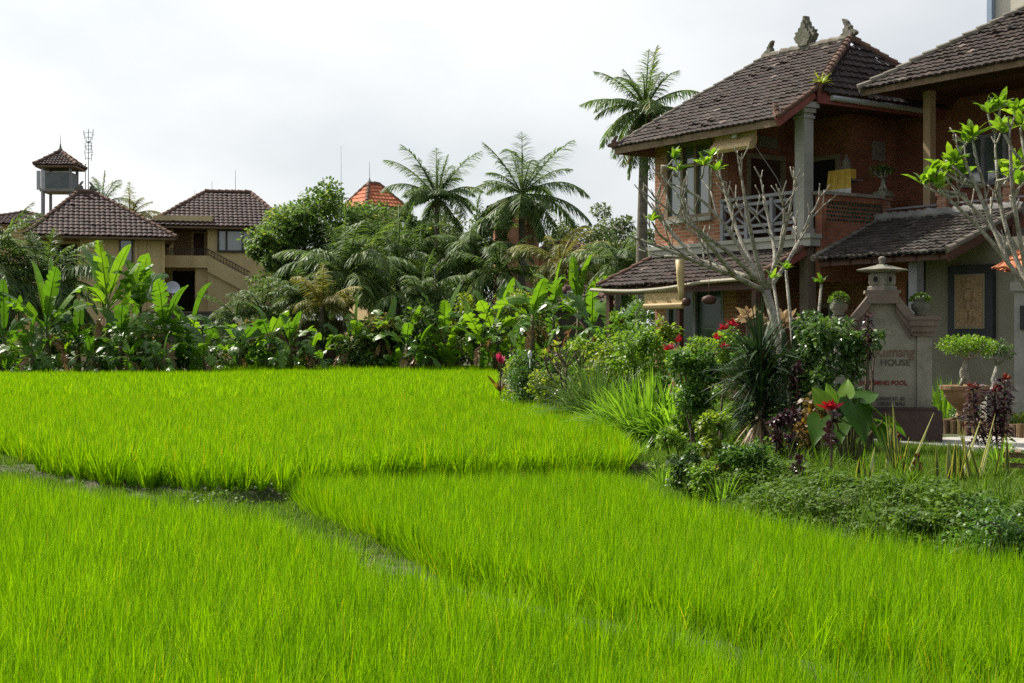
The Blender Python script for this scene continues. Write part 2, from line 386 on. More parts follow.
# ------------------------------------------------------------------ mesh builder
class MB:
    def __init__(self):
        self.v, self.r, self.nv = [], [], 0
        self.f = {3: [], 4: []}
        self.poly = []
    def add(self, verts, faces, rnd=0.5):
        """faces: list of (k, array) or a plain list of index tuples"""
        verts = np.asarray(verts, float).reshape(-1, 3)
        o = self.nv
        self.v.append(verts)
        self.r.append(np.broadcast_to(np.asarray(rnd, float), (len(verts),)).copy())
        self.nv += len(verts)
        for f in faces:
            if isinstance(f, np.ndarray):
                self.f[f.shape[1]].append(f + o)
            else:
                if len(f) in (3, 4):
                    self.f[len(f)].append(np.array([f]) + o)
                else:
                    self.poly.append([i + o for i in f])
    def box(self, x0, x1, y0, y1, z0, z1, rnd=0.5, mat=None):
        v = [(x0, y0, z0), (x1, y0, z0), (x1, y1, z0), (x0, y1, z0), (x0, y0, z1), (x1, y0, z1), (x1, y1, z1), (x0, y1, z1)]
        if mat is not None:
            v = [tuple(mat @ Vector(p)) for p in v]
        self.add(v, [np.array([(0, 3, 2, 1), (4, 5, 6, 7), (0, 1, 5, 4), (1, 2, 6, 5), (2, 3, 7, 6), (3, 0, 4, 7)])], rnd)
    def bar(self, a, b, w, h, up=(0, 0, 1), rnd=0.5):
        """a rectangular bar from a to b"""
        a, b = Vector(a), Vector(b)
        d = (b - a)
        x = d.normalized()
        u = Vector(up)
        if abs(x.dot(u)) > 0.98:
            u = Vector((1, 0, 0))
        s = x.cross(u).normalized()
        t = s.cross(x).normalized()
        v = []
        for p in (a, b):
            for sx, sy in ((-1, -1), (1, -1), (1, 1), (-1, 1)):
                v.append(p + s * (sx * w / 2) + t * (sy * h / 2))
        self.add(np.array([tuple(p) for p in v]), [np.array([(0, 1, 2, 3), (7, 6, 5, 4), (0, 4, 5, 1), (1, 5, 6, 2), (2, 6, 7, 3), (3, 7, 4, 0)])], rnd)
    def tube(self, pts, rad, seg=8, cap=True, rnd=0.5):
        pts = np.asarray(pts, float)
        n = len(pts)
        rad = np.broadcast_to(np.asarray(rad, float), (n,))
        tan = np.gradient(pts, axis=0)
        tan /= np.linalg.norm(tan, axis=1)[:, None] + 1e-9
        ref = np.array([0, 0, 1.0]) if abs(tan[0][2]) < 0.9 else np.array([1.0, 0, 0])
        s = np.cross(tan[0], ref)
        s /= np.linalg.norm(s)
        ang = np.linspace(0, 2 * np.pi, seg, endpoint=False)
        vs = []
        for i in range(n):
            s = s - tan[i] * np.dot(s, tan[i])
            s /= np.linalg.norm(s) + 1e-9
            t = np.cross(tan[i], s)
            vs.append(pts[i] + rad[i] * (np.cos(ang)[:, None] * s + np.sin(ang)[:, None] * t))
        V = np.concatenate(vs)
        i, j = np.meshgrid(np.arange(n - 1), np.arange(seg), indexing='ij')
        a = (i * seg + j).ravel()
        b = (i * seg + (j + 1) % seg).ravel()
        F = np.stack([a, b, b + seg, a + seg], 1)
        faces = [F]
        if cap:
            faces += [tuple(range(seg))[::-1], tuple(range((n - 1) * seg, n * seg))]
        self.add(V, faces, rnd)
    def lathe(self, prof, seg=20, c=(0, 0, 0), sx=1.0, sy=1.0, rot=0.0, rnd=0.5):
        prof = np.asarray(prof, float)
        n = len(prof)
        ang = np.linspace(0, 2 * np.pi, seg, endpoint=False) + rot
        V = np.zeros((n, seg, 3))
        V[:, :, 0] = c[0] + prof[:, 0:1] * np.cos(ang) * sx
        V[:, :, 1] = c[1] + prof[:, 0:1] * np.sin(ang) * sy
        V[:, :, 2] = c[2] + prof[:, 1:2]
        i, j = np.meshgrid(np.arange(n - 1), np.arange(seg), indexing='ij')
        a = (i * seg + j).ravel()
        b = (i * seg + (j + 1) % seg).ravel()
        F = np.stack([a, b, b + seg, a + seg], 1)
        self.add(V.reshape(-1, 3), [F, tuple(range(seg))[::-1], tuple(range((n - 1) * seg, n * seg))], rnd)
    def prism(self, outline, o, ex, ez, ey, th, rnd=0.5):
        """an outline in (x, z), extruded by th along ey"""
        o, ex, ez, ey = (np.array(q, float) for q in (o, ex, ez, ey))
        P = np.array(outline, float)
        a = o + P[:, 0:1] * ex + P[:, 1:2] * ez
        V = np.concatenate([a - ey * th / 2, a + ey * th / 2])
        n = len(P)
        faces = [tuple(range(n)), tuple(range(n, 2 * n))[::-1]]
        faces.append(np.array([(i, i + n, (i + 1) % n + n, (i + 1) % n) for i in range(n)]))
        self.add(V, faces, rnd)
    # ---- leaves
    def leaves(self, B, D, N, L, W, droop=0.15, rnd=0.5, fold=0.12):
        B, D, N = (np.asarray(q, float).reshape(-1, 3) for q in (B, D, N))
        n = len(B)
        L = np.broadcast_to(L, (n,))[:, None]
        W = np.broadcast_to(W, (n,))[:, None]
        D = D / (np.linalg.norm(D, axis=1)[:, None] + 1e-9)
        S = np.cross(D, N)
        S /= np.linalg.norm(S, axis=1)[:, None] + 1e-9
        U = np.cross(S, D)
        dn = np.array([0, 0, -1.0]) * L * droop
        v = np.stack([B,
                      B + D * L * 0.35 - S * W * 0.5 + U * W * fold + dn * 0.15,
                      B + D * L * 0.35 + S * W * 0.5 + U * W * fold + dn * 0.15,
                      B + D * L * 0.72 - S * W * 0.36 + U * W * fold + dn * 0.55,
                      B + D * L * 0.72 + S * W * 0.36 + U * W * fold + dn * 0.55,
                      B + D * L + dn], 1)
        b = np.arange(n)[:, None] * 6
        T = np.concatenate([b + np.array([[0, 2, 1]]), b + np.array([[3, 4, 5]])])
        Q = b + np.array([[1, 2, 4, 3]])
        r = np.broadcast_to(np.asarray(rnd, float), (n,))
        self.add(v.reshape(-1, 3), [T, Q], np.repeat(r, 6))
    def blades(self, B, D, L, W, curve=0.5, rnd=0.5, nseg=3, side=None, twist=0.0):
        """narrow blades that start along D and bend down; all at once"""
        B, D = (np.asarray(q, float).reshape(-1, 3) for q in (B, D))
        n = len(B)
        L = np.broadcast_to(L, (n,)).astype(float)
        W = np.broadcast_to(W, (n,)).astype(float)
        curve = np.broadcast_to(curve, (n,)).astype(float)
        D = D / (np.linalg.norm(D, axis=1)[:, None] + 1e-9)
        up = np.array([0, 0, 1.0])
        S = np.cross(D, up)
        bad = np.linalg.norm(S, axis=1) < 0.05
        S[bad] = rng.normal(size=(bad.sum(), 3)) * np.array([1, 1, 0.0])
        S /= np.linalg.norm(S, axis=1)[:, None] + 1e-9
        if twist:
            a = rng.uniform(-twist, twist, n)[:, None]
            S = S * np.cos(a) + np.cross(D, S) * np.sin(a)
        P = B.copy()
        d = D.copy()
        rows = []
        for k in range(nseg + 1):
            t = k / nseg
            w = (W * (1 - t ** 2.2) if k < nseg else W * 0)[:, None]
            if k == nseg:
                rows.append(P.copy()[:, None, :])
            else:
                ww = w * (0.75 + 0.25 * min(1, t * 4))
                rows.append(np.stack([P - S * ww / 2, P + S * ww / 2], 1))
            P = P + d * (L / nseg)[:, None]
            d = d + np.array([0, 0, -1.0]) * (curve / nseg)[:, None]
            d /= np.linalg.norm(d, axis=1)[:, None]
        V = np.concatenate(rows, 1)
        m = V.shape[1]
        b = np.arange(n)[:, None] * m
        F = []
        for k in range(nseg - 1):
            F.append(b + np.array([[2 * k, 2 * k + 1, 2 * k + 3, 2 * k + 2]]))
        F.append(b + np.array([[2 * nseg - 2, 2 * nseg - 1, 2 * nseg]]))
        r = np.broadcast_to(np.asarray(rnd, float), (n,))
        self.add(V.reshape(-1, 3), F, np.repeat(r, m))
    def build(self, name, mat, parent=None, loc=None, smooth=False, link=True):
        me = bpy.data.meshes.new(name)
        V = np.concatenate(self.v) if self.v else np.zeros((0, 3))
        loops, starts, tot = [], [], 0
        for k in (3, 4):
            if self.f[k]:
                F = np.concatenate(self.f[k])
                loops.append(F.ravel())
                starts.append(tot + np.arange(len(F)) * k)
                tot += len(F) * k
        for p in self.poly:
            loops.append(np.array(p))
            starts.append(np.array([tot]))
            tot += len(p)
        loops = np.concatenate(loops).astype(np.int32)
        starts = np.concatenate(starts).astype(np.int32)
        me.vertices.add(len(V))
        me.vertices.foreach_set("co", V.astype(np.float32).ravel())
        me.loops.add(len(loops))
        me.loops.foreach_set("vertex_index", loops)
        me.polygons.add(len(starts))
        me.polygons.foreach_set("loop_start", starts)
        at = me.attributes.new("rnd", 'FLOAT', 'POINT')
        at.data.foreach_set("value", np.concatenate(self.r).astype(np.float32))
        me.update(calc_edges=True)
        me.validate()
        me.materials.append(mat)
        me.polygons.foreach_set("use_smooth", np.full(len(me.polygons), bool(smooth)))
        o = bpy.data.objects.new(name, me)
        if link:
            COL.objects.link(o)
        if parent is not None:
            o.parent = parent
        if loc is not None:
            o.location = loc
        return o

def tag(o, label=None, cat=None, group=None, kind=None):
    if label: o["label"] = label
    if cat: o["category"] = cat
    if group: o["group"] = group
    if kind: o["kind"] = kind
    return o

def thing(name, label, cat, loc=(0, 0, 0), rz=0.0, group=None):
    o = bpy.data.objects.new(name, None)
    o.empty_display_size = 0.2
    COL.objects.link(o)
    o.location = loc
    o.rotation_euler = (0, 0, rz)
    return tag(o, label, cat, group)

def copy_tree(o, parent=None):
    c = o.copy()
    COL.objects.link(c)
    if parent is not None:
        c.parent = parent
    for ch in list(o.children):
        copy_tree(ch, c)
    return c

def rvec(n):
    v = rng.normal(size=(n, 3))
    return v / np.linalg.norm(v, axis=1)[:, None]

# ------------------------------------------------------------------ the lie of the land
FIELD_A = [(-7.6, 17.4), (-5.8, 16.0), (-3.5, 13.7), (-2.1, 12.4), (-1.3, 10.9), (-0.76, 9.6), (1.0, 7.7), (2.3, 6.4), (4.2, 4.4), (4.6, 2.6), (-10, 2.6), (-14, 8), (-12, 18.5)]
FIELD_B = [(-2.45, 16.0), (-2.2, 16.2), (1.2, 16.5), (1.65, 13.6), (2.35, 12.0), (3.0, 11.0), (3.65, 10.0), (4.5, 8.8), (6.2, 6.6), (6.6, 3.6), (5.05, 4.42), (2.58, 6.85), (1.20, 8.27), (-0.47, 10.36), (-0.92, 11.75), (-1.8, 13.6), (-2.35, 15.3)]
FIELD_C = [(-17, 31.5), (-12, 24.0), (-7.4, 20.4), (-5.9, 18.0), (-4.9, 16.7), (-3.6, 16.0), (-2.5, 15.75), (-1.35, 17.2), (1.2, 17.6), (1.6, 18.4), (1.55, 22), (1.45, 26), (1.05, 30.6), (0.4, 33.4), (-17, 34.4)]
FIELD_D = [(-36, 34.6), (-17, 34.6), (0.3, 33.8), (-0.1, 36), (-0.45, 42), (-0.6, 50), (-0.7, 60.5), (-12, 61), (-14, 60.5), (-14.5, 57.5), (-36, 57)]
FIELD_E = [(-13.6, 61.2), (-0.8, 60.8), (-0.9, 64.5), (-13.4, 65)]
HX, HY, HROT = 6.23, 29.66, math.atan2(-0.8282, 0.5604)
GZ = 0.40
HM = Matrix.Translation((HX, HY, GZ)) @ Matrix.Rotation(HROT, 4, 'Z')
def hloc(x, y, z=0.0):
    """a point in the guest house's own frame, as a world point"""
    return HM @ Vector((x, y, z))

def seg_dist(P, poly, closed=True):
    P = np.asarray(P, float)
    d = np.full(len(P), 1e9)
    n = len(poly)
    for i in range(n if closed else n - 1):
        a, b = np.array(poly[i]), np.array(poly[(i + 1) % n])
        ab = b - a
        t = np.clip(((P - a) @ ab) / (ab @ ab), 0, 1)
        q = a + t[:, None] * ab
        d = np.minimum(d, np.linalg.norm(P - q, axis=1))
    return d

def inside(P, poly):
    P = np.asarray(P, float)
    x, y = P[:, 0], P[:, 1]
    r = np.zeros(len(P), bool)
    n = len(poly)
    for i in range(n):
        (x1, y1), (x2, y2) = poly[i], poly[(i + 1) % n]
        c = ((y1 > y) != (y2 > y))
        with np.errstate(divide='ignore', invalid='ignore'):
            xi = (x2 - x1) * (y - y1) / (y2 - y1 + 1e-12) + x1
        r ^= c & (x < xi)
    return r

EDGE = [(9.5, 0), (7.2, 5.0), (6.4, 6.7), (4.7, 8.9), (3.85, 10.1), (3.2, 11.1), (2.55, 12.1), (1.95, 13.4), (1.75, 15.9), (2.15, 18.2), (2.05, 22), (1.75, 26), (1.35, 30.8), (0.6, 34), (0.15, 37), (-0.2, 45), (-0.3, 66), (-0.3, 400)]
EY = np.array([e[1] for e in EDGE], float)
EX = np.array([e[0] for e in EDGE], float)

def ground_z(P):
    P = np.asarray(P, float).reshape(-1, 2)
    x, y = P[:, 0], P[:, 1]
    ex = np.interp(y, EY, EX)
    s = x - ex                                    # metres into the garden
    garden = np.clip((s + 0.25) / 2.0, 0, 1)
    garden = garden * garden * (3 - 2 * garden)
    base = np.where(y > 34, 0.2, np.where(y > 18.5, 0.12, 0.0))
    base = np.where((y > 60.6), 0.34, base)
    z = base + (GZ - base) * garden
    lum = np.array([noise.noise(Vector((a * 0.9, b * 0.9, 0))) for a, b in P]) if len(P) < 80000 else 0
    z = z + 0.05 * lum * np.clip(1 - garden * 0.7, 0, 1) * (np.abs(x) < 60)
    for poly, fz in ((FIELD_A, -0.10), (FIELD_B, -0.10), (FIELD_C, 0.10), (FIELD_D, 0.20), (FIELD_E, 0.30)):
        ins = inside(P, poly)
        d = seg_dist(P, poly)
        k = np.clip(d / 0.18, 0, 1)
        z = np.where(ins, z + (fz - z) * k, z)
    # the little water outlet at the corner of the three fields
    dd = np.hypot((x + 2.75) / 0.30, (y - 15.45) / 0.28)
    z = np.where(dd < 1.6, z - 0.42 * np.clip(1.5 - dd, 0, 1), z)
    return z

def gz(x, y):
    return float(ground_z([(x, y)])[0])

def at(px, d, z=None):
    """a point d metres away in the direction of a column of the photograph, standing on the ground"""
    x = (px - 512) / FPX * d
    return (x, d, gz(x, d) if z is None else z)

def up(py, d):
    return EYE - (py - 341.5) / FPX * d

def grid_axis(parts):
    out = []
    for a, b, s in parts:
        out.append(np.arange(a, b, s))
    return np.unique(np.round(np.concatenate(out), 4))

gx = grid_axis([(-900, -120, 60), (-120, -40, 8), (-40, -12, 1.0), (-12, 12, 0.2), (12, 40, 1.0), (40, 120, 8), (120, 901, 60)])
gy = grid_axis([(-60, 0, 6), (0, 2, 0.5), (2, 36, 0.2), (36, 70, 0.8), (70, 160, 6), (160, 1501, 90)])
XX, YY = np.meshgrid(gx, gy, indexing='xy')
PP = np.stack([XX.ravel(), YY.ravel()], 1)
ZZ = ground_z(PP)
mbg = MB()
nx, ny = len(gx), len(gy)
ii, jj = np.meshgrid(np.arange(ny - 1), np.arange(nx - 1), indexing='ij')
a0 = (ii * nx + jj).ravel()
mbg.add(np.column_stack([PP, ZZ]), [np.stack([a0, a0 + 1, a0 + nx + 1, a0 + nx], 1)])
gm, n_, l_, p_ = new_mat('soil and turf')
t_ = n_.new("ShaderNodeTexCoord")
z1 = n_.new("ShaderNodeTexNoise"); z1.inputs["Scale"].default_value = 1.3; z1.inputs["Detail"].default_value = 9; z1.inputs["Roughness"].default_value = 0.7
z2 = n_.new("ShaderNodeTexNoise"); z2.inputs["Scale"].default_value = 14; z2.inputs["Detail"].default_value = 6
r1 = ramp(n_, [(0.045, 0.036, 0.018), (0.055, 0.06, 0.018), (0.06, 0.085, 0.015), (0.085, 0.115, 0.02)], [0.3, 0.45, 0.58, 0.75])
r2 = ramp(n_, [(0.55, 0.55, 0.55), (1.25, 1.25, 1.25)], [0.3, 0.7])
mm = n_.new("ShaderNodeMix"); mm.data_type = 'RGBA'; mm.blend_type = 'MULTIPLY'; mm.inputs["Factor"].default_value = 1
for z in (z1, z2):
    l_.new(t_.outputs["Object"], z.inputs["Vector"])
l_.new(z1.outputs["Fac"], r1.inputs["Fac"]); l_.new(z2.outputs["Fac"], r2.inputs["Fac"])
l_.new(r1.outputs["Color"], mm.inputs["A"]); l_.new(r2.outputs["Color"], mm.inputs["B"])
l_.new(mm.outputs["Result"], p_.inputs["Base Color"])
p_.inputs["Roughness"].default_value = 0.95
bb = n_.new("ShaderNodeBump"); bb.inputs["Strength"].default_value = 0.7; bb.inputs["Distance"].default_value = 0.05
l_.new(z2.outputs["Fac"], bb.inputs["Height"]); l_.new(bb.outputs["Normal"], p_.inputs["Normal"])
ground = mbg.build("ground", gm, smooth=True)
tag(ground, "earth and turf of the paddies, bunds and garden", "ground", kind="structure")

# path and kerb in front of the guest house (in the house frame)
mb = MB(); mb.box(8.05, 24, -7.05, -4.9, -0.10, 0.015)
o = mb.build("path", M['paving']); o.matrix_world = HM
tag(o, "pale paved path through the garden", "path", kind="structure")
mb = MB()
for k in range(16):
    x0 = 7.3 + k * 1.0
    mb.box(x0, x0 + 0.985, -7.3 + rng.uniform(-.01, .01), -7.06, -0.3, 0.05 + rng.uniform(-.008, .008))
o = mb.build("kerb", M['concrete']); o.matrix_world = HM
tag(o, "weathered concrete kerb along the path", "kerb", kind="structure")

# ------------------------------------------------------------------ roofs
def tile_plane(mb, P0, ex, es, lim, smax, tw=0.2, rl=0.27, amp=0.03, lift=0.035, smin=0.0, jit=1.0):
    """courses of wavy tiles; lim(s) gives the left and right end along ex at slope distance s"""
    P0, ex, es = (np.array(q, float) for q in (P0, ex, es))
    nr = np.cross(ex, es)
    nr /= np.linalg.norm(nr)
    q = np.array([0, .25, .5, .75, 1.0])
    wave = amp * np.array([0.0, 0.75, 1.0, 0.55, 0.0])
    n = int(math.ceil((smax - smin) / rl))
    for i in range(n):
        s0 = smin + i * rl
        s1 = min(s0 + rl + 0.03, smax)
        if s0 >= smax - 0.01:
            continue
        lo0, hi0 = lim(s0)
        lo1, hi1 = lim(s1)
        lo, hi = min(lo0, lo1), max(hi0, hi1)
        for k in range(int(math.floor(lo / tw)), int(math.ceil(hi / tw))):
            a = (k + q) * tw
            aa0 = np.clip(a, lo0, hi0)
            aa1 = np.clip(a, lo1, hi1)
            if aa0[-1] - aa0[0] < 0.01 and aa1[-1] - aa1[0] < 0.01:
                continue
            j = rng.normal(0, 0.006) * jit
            sk = rng.normal(0, 0.012) * jit
            big = 0.02 * abs(rng.normal()) if rng.random() < 0.06 else 0
            bot = P0 + aa0[:, None] * ex + (s0 + sk) * es + (wave + lift + j + big)[:, None] * nr
            top = P0 + aa1[:, None] * ex + s1 * es + (wave * 0.9)[:, None] * nr
            lip = bot - nr * (lift + 0.01)
            V = np.concatenate([lip, bot, top])
            F = [(c, c + 1, c + 6, c + 5) for c in range(4)] + [(c + 5, c + 6, c + 11, c + 10) for c in range(4)]
            r = float(np.clip(rng.normal(0.5, 0.2), 0, 0.95))
            if rng.random() < 0.012:
                r = 1.0
            mb.add(V, [np.array(F)], r)

def cap_line(mb, A, B, r=0.1, piece=0.34, lift=0.03):
    A, B = np.array(A, float), np.array(B, float)
    L = np.linalg.norm(B - A)
    n = max(1, int(round(L / piece)))
    d = (B - A) / L
    for i in range(n):
        a = A + d * (L * i / n)
        b = A + d * (L * (i + 1) / n + 0.05)
        j = rng.normal(0, 0.008, 3)
        mb.tube([a + j + (0, 0, lift), b + j * 0.5 + (0, 0, lift - 0.02)], [r * 1.12, r * 0.88], 10)

def finial(mb, o, h, kind, ax):
    """carved roof ornaments, an outline with its own thickness and knobs"""
    ax = np.array(ax, float)
    ay = np.array([-ax[1], ax[0], 0])
    if kind == 'crown':
        out = [(-.20, 0), (.20, 0), (.20, .10), (.27, .16), (.34, .34), (.27, .40), (.30, .50), (.20, .52), (.19, .62), (.11, .66), (.10, .80), (.05, .84), (.03, 1.0), (-.03, 1.0), (-.05, .84), (-.10, .80), (-.11, .66), (-.19, .62), (-.20, .52), (-.30, .50), (-.27, .40), (-.34, .34), (-.27, .16), (-.20, .10)]
    else:
        out = [(-.40, 0), (.34, 0), (.38, .14), (.24, .22), (.26, .40), (.14, .50), (.16, .66), (.24, .80), (.30, 1.0), (.16, .96), (.04, .82), (-.04, .64), (-.16, .54), (-.14, .38), (-.32, .30), (-.46, .14)]
    wide = 1.4 if kind == 'crown' else 1.3
    P = [(x * h * wide, z * h) for x, z in out]
    mb.prism(P, o, ax, (0, 0, 1), ay, 0.16 * h + 0.05)
    mb.prism([(x * 0.7, z * 0.86) for x, z in P], o, ax, (0, 0, 1), ay, 0.28 * h + 0.05)
    for k in range(10):
        x, z = P[rng.integers(2, len(P))]
        c = np.array(o) + ax * x * 0.8 + np.array([0, 0, z * 0.95])
        mb.lathe([(0.001, -.06 * h), (.06 * h, -.02 * h), (.05 * h, .03 * h), (.001, .06 * h)], 7, c)

# ------------------------------------------------------------------ guest house, the gabled brick one
H1 = thing("brick_house", "two storey red brick guest house with railed balcony and carved ornaments on its ridge", "house", (HX, HY, GZ), HROT)
BF = 3.58                                    # balcony floor level
# walls (one shell of wall pieces)
mb = MB()
mb.box(-5.05, -4.90, 0.2, 6.2, 0, 3.34)               # ground floor, far end
mb.box(-5.05, -4.62, 0.0, 0.2, 0, 3.34)
mb.box(-4.62, -2.66, 0.0, 0.2, 0, 1.25)               # under the window
mb.box(-4.62, -2.66, 0.0, 0.2, 2.62, 3.34)
mb.box(-2.66, -2.22, 0.0, 0.2, 0, 3.34)               # pier
mb.box(-2.42, -2.22, 0.2, 2.0, 0, 3.34)
mb.box(-2.22, 0.1, 2.0, 2.2, 0, 3.34)
mb.box(-5.05, -4.62, 0.0, 0.2, BF, 6.02)              # upper floor, round the window
mb.box(-4.62, -3.05, 0.0, 0.2, BF, 4.2)
mb.box(-4.62, -3.05, 0.0, 0.2, 5.93, 6.02)
mb.box(-3.05, -2.74, 0.0, 0.2, BF, 6.02)
mb.box(-5.05, -4.85, 0.2, 6.2, BF, 6.0)
mb.build("front_wall", M['brick'], H1)
mb = MB()
mb.box(-2.94, -2.74, 0.2, 0.78, BF, 6.6)              # return wall with the room door
mb.box(-2.94, -2.74, 1.98, 2.6, BF, 6.6)
mb.box(-2.94, -2.74, 0.78, 1.98, 5.62, 6.6)
mb.box(-2.94, -1.3, 2.6, 2.8, BF, 6.7)
mb.box(-1.5, -1.3, 2.8, 4.2, BF, 6.7)
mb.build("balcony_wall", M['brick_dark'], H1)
# concrete floor of the balcony
mb = MB()
mb.box(-5.12, 0.12, -0.14, 6.2, 3.34, BF)
mb.box(-5.16, 0.16, -0.18, 0.2, 3.50, BF + 0.01)
mb.build("balcony_floor", M['slab'], H1)
mb = MB(); mb.box(-4.9, 0.0, 0.2, 6.1, 6.5, 6.56)
mb.build("ceiling", M['wood_dark'], H1)

def window(parent, x0, x1, y, z0, z1, cols, rows, fw=0.06, frame=None, glass=None, name="window", depth=0.12):
    mb = MB()
    xs = [x0 + (x1 - x0) * c for c in cols]
    zs = [z0 + (z1 - z0) * c for c in rows]
    for k, x in enumerate(xs):
        mb.box(x - fw / 2, x + fw / 2, y - 0.035, y + depth, z0, z1)
    for i in range(len(xs) - 1):
        for z in zs:
            mb.box(xs[i] + fw / 2, xs[i + 1] - fw / 2, y - 0.03, y + depth - 0.003, z - fw / 2, z + fw / 2)
    f = mb.build(name, frame or M['frame_wood'], parent)
    for i in range(len(xs) - 1):
        for k in range(len(zs) - 1):
            g = MB()
            g.box(xs[i] + fw / 2, xs[i + 1] - fw / 2, y + 0.04, y + 0.055, zs[k] + fw / 2, zs[k + 1] - fw / 2)
            g.build("pane", glass or M['glass'], f)
    return f
w = window(H1, -4.62, -3.05, 0.0, 4.2, 5.93, (0.02, 0.36, 0.66, 0.98), (0.02, 0.70, 0.98), 0.08)
mb = MB(); mb.box(-4.68, -2.99, -0.1, 0.0, 4.1, 4.19)
mb.build("sill", M['concrete'], w)
w = window(H1, -4.62, -2.66, 0.02, 1.25, 2.62, (0.02, 0.5, 0.98), (0.02, 0.98), 0.09, M['rail_grey'], M['glass_reflect'])
# dark sheets behind the glass, the rooms' shade put into their colour
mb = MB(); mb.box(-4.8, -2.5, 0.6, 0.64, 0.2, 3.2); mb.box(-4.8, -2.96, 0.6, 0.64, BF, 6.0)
mb.build("room_shade", M['dark'], H1)
# room door on the return wall
mb = MB()
mb.box(-2.80, -2.70, 0.78, 0.88, BF, 5.64); mb.box(-2.80, -2.70, 1.88, 1.98, BF, 5.64); mb.box(-2.80, -2.70, 0.88, 1.88, 5.53, 5.64)
dr = mb.build("door", M['door_frame'], H1)
mb = MB()
mb.box(-2.88, -2.83, 0.88, 1.375, BF, 5.53); mb.box(-2.88, -2.83, 1.385, 1.88, BF, 5.53)
for y in (0.95, 1.45):
    for z in (BF + .2, BF + 1.05):
        mb.box(-2.83, -2.815, y, y + 0.36, z, z + 0.7)
mb.build("door_leaf", M['wood_dark'], dr)
mb = MB(); mb.box(-2.74, -2.69, 1.14, 1.72, 5.80, 6.06)
for k in range(6):
    mb.box(-2.69, -2.68, 1.17 + k * 0.09, 1.2 + k * 0.09, 5.83, 6.03)
mb.build("air_vent", M['plaster'], H1)
# half open door with a louvred shutter on the far wall
mb = MB()
mb.box(-2.60, -2.50, 2.52, 2.6, BF, 5.62); mb.box(-1.68, -1.58, 2.52, 2.6, BF, 5.62); mb.box(-2.5, -1.68, 2.52, 2.6, 5.52, 5.62)
dr = mb.build("door", M['door_frame'], H1)
mb = MB(); mb.box(-2.5, -1.68, 2.57, 2.595, BF, 5.52); mb.build("doorway_shade", M['dark'], dr)  # dark sheet painted as the shade beyond the half open door
mb = MB()
mb.box(-2.46, -2.40, 2.2, 2.5, BF + .3, 5.1)
for k in range(9):
    mb.box(-2.40, -2.385, 2.22, 2.48, BF + .36 + k * .13, BF + .44 + k * .13)
mb.build("shutter", M['shutter'], dr)
mb = MB(); mb.box(-2.3, -1.66, 2.44, 2.5, BF, BF + 0.85); mb.box(-2.22, -1.74, 2.42, 2.44, BF + .12, BF + .72); mb.build("door_leaf", M['wood_dark'], dr)
# carved vent block
mb = MB(); mb.box(-1.30, -1.26, 3.3, 3.72, 5.5, 5.95); mb.box(-1.26, -1.24, 3.36, 3.66, 5.56, 5.89)
mb.lathe([(0.001, -.08), (.07, -.05), (.09, 0), (.07, .05), (.001, .08)], 8, (-1.24, 3.51, 5.72))
mb.build("vent_block", M['stone'], H1)
# grey column with capital
def column(parent, x, y, z0, z1, r, mat, capital=True, name="column"):
    mb = MB()
    mb.box(x - r, x + r, y - r, y + r, z0, z1)
    mb.box(x - r * 1.35, x + r * 1.35, y - r * 1.35, y + r * 1.35, z0, z0 + 0.12)
    if capital:
        mb.box(x - r * 1.2, x + r * 1.2, y - r * 1.2, y + r * 1.2, z1 - 0.34, z1 - 0.28)
        mb.box(x - r * 1.3, x + r * 1.3, y - r * 1.3, y + r * 1.3, z1 - 0.22, z1 - 0.12)
        mb.box(x - r * 1.65, x + r * 1.65, y - r * 1.65, y + r * 1.65, z1 - 0.12, z1)
    return mb.build(name, mat, parent)
column(H1, -0.22, 0.03, BF + 0.012, 6.36, 0.135, M['concrete'])
column(H1, -0.2, 0.12, 0, 3.34, 0.12, M['sign_trim'], False)
# timber balustrade
mb = MB()
xs = [-2.70, -1.92, -1.14, -0.42]
for x in xs:
    mb.box(x - .05, x + .05, -0.03, 0.07, BF + 0.012, BF + 0.93)
for z in (0.16, 0.3, 0.78, 0.92):
    mb.box(-2.74, -0.37, -0.055 if z > .9 else -0.01, 0.095 if z > .9 else 0.05, BF + z - .035, BF + z + .035)
for i in range(3):
    a, b = xs[i] + .06, xs[i + 1] - .06
    mb.bar((a, -0.012, BF + .34), (b, -0.012, BF + .74), .04, .06, (0, 1, 0))
    mb.bar((b, 0.034, BF + .34), (a, 0.034, BF + .74), .04, .06, (0, 1, 0))
mb.build("balustrade", M['rail_grey'], H1)
# brick parapet with glazed green tiles on the side of the balcony
mb = MB()
mb.box(-0.02, 0.16, 0.16, 2.06, 3.0, 3.86); mb.box(-0.02, 0.16, 0.16, 2.06, 4.30, 4.42)
mb.box(-0.02, 0.16, 0.16, 0.30, 3.86, 4.30); mb.box(-0.02, 0.12, 0.30, 2.06, 3.86, 4.30)
pp = mb.build("parapet", M['brick_dark'], H1)
mb = MB(); mb.box(-0.06, 0.20, 0.12, 2.06, 4.421, 4.49)
mb.build("coping", M['stone'], pp)
mb = MB()
for r_ in range(5):
    for k in range(20):
        y = 0.31 + k * 0.086 + (0.043 if r_ % 2 else 0)
        z = 3.865 + r_ * 0.086
        if y < 2.0:
            cy, cz = y + .04, z + .043
            v = [(0.123, cy - .04, cz), (0.123, cy, cz - .042), (0.123, cy + .04, cz), (0.123, cy, cz + .042), (0.155, cy + rng.uniform(-.01, .01), cz + rng.uniform(-.012, .012))]
            mb.add(v, [np.array([(0, 1, 4), (1, 2, 4), (2, 3, 4), (3, 0, 4)])], float(np.clip(rng.normal(.5, .28), 0, 1)))
mb.build("glazed_tiles", M['green_tile'], pp)
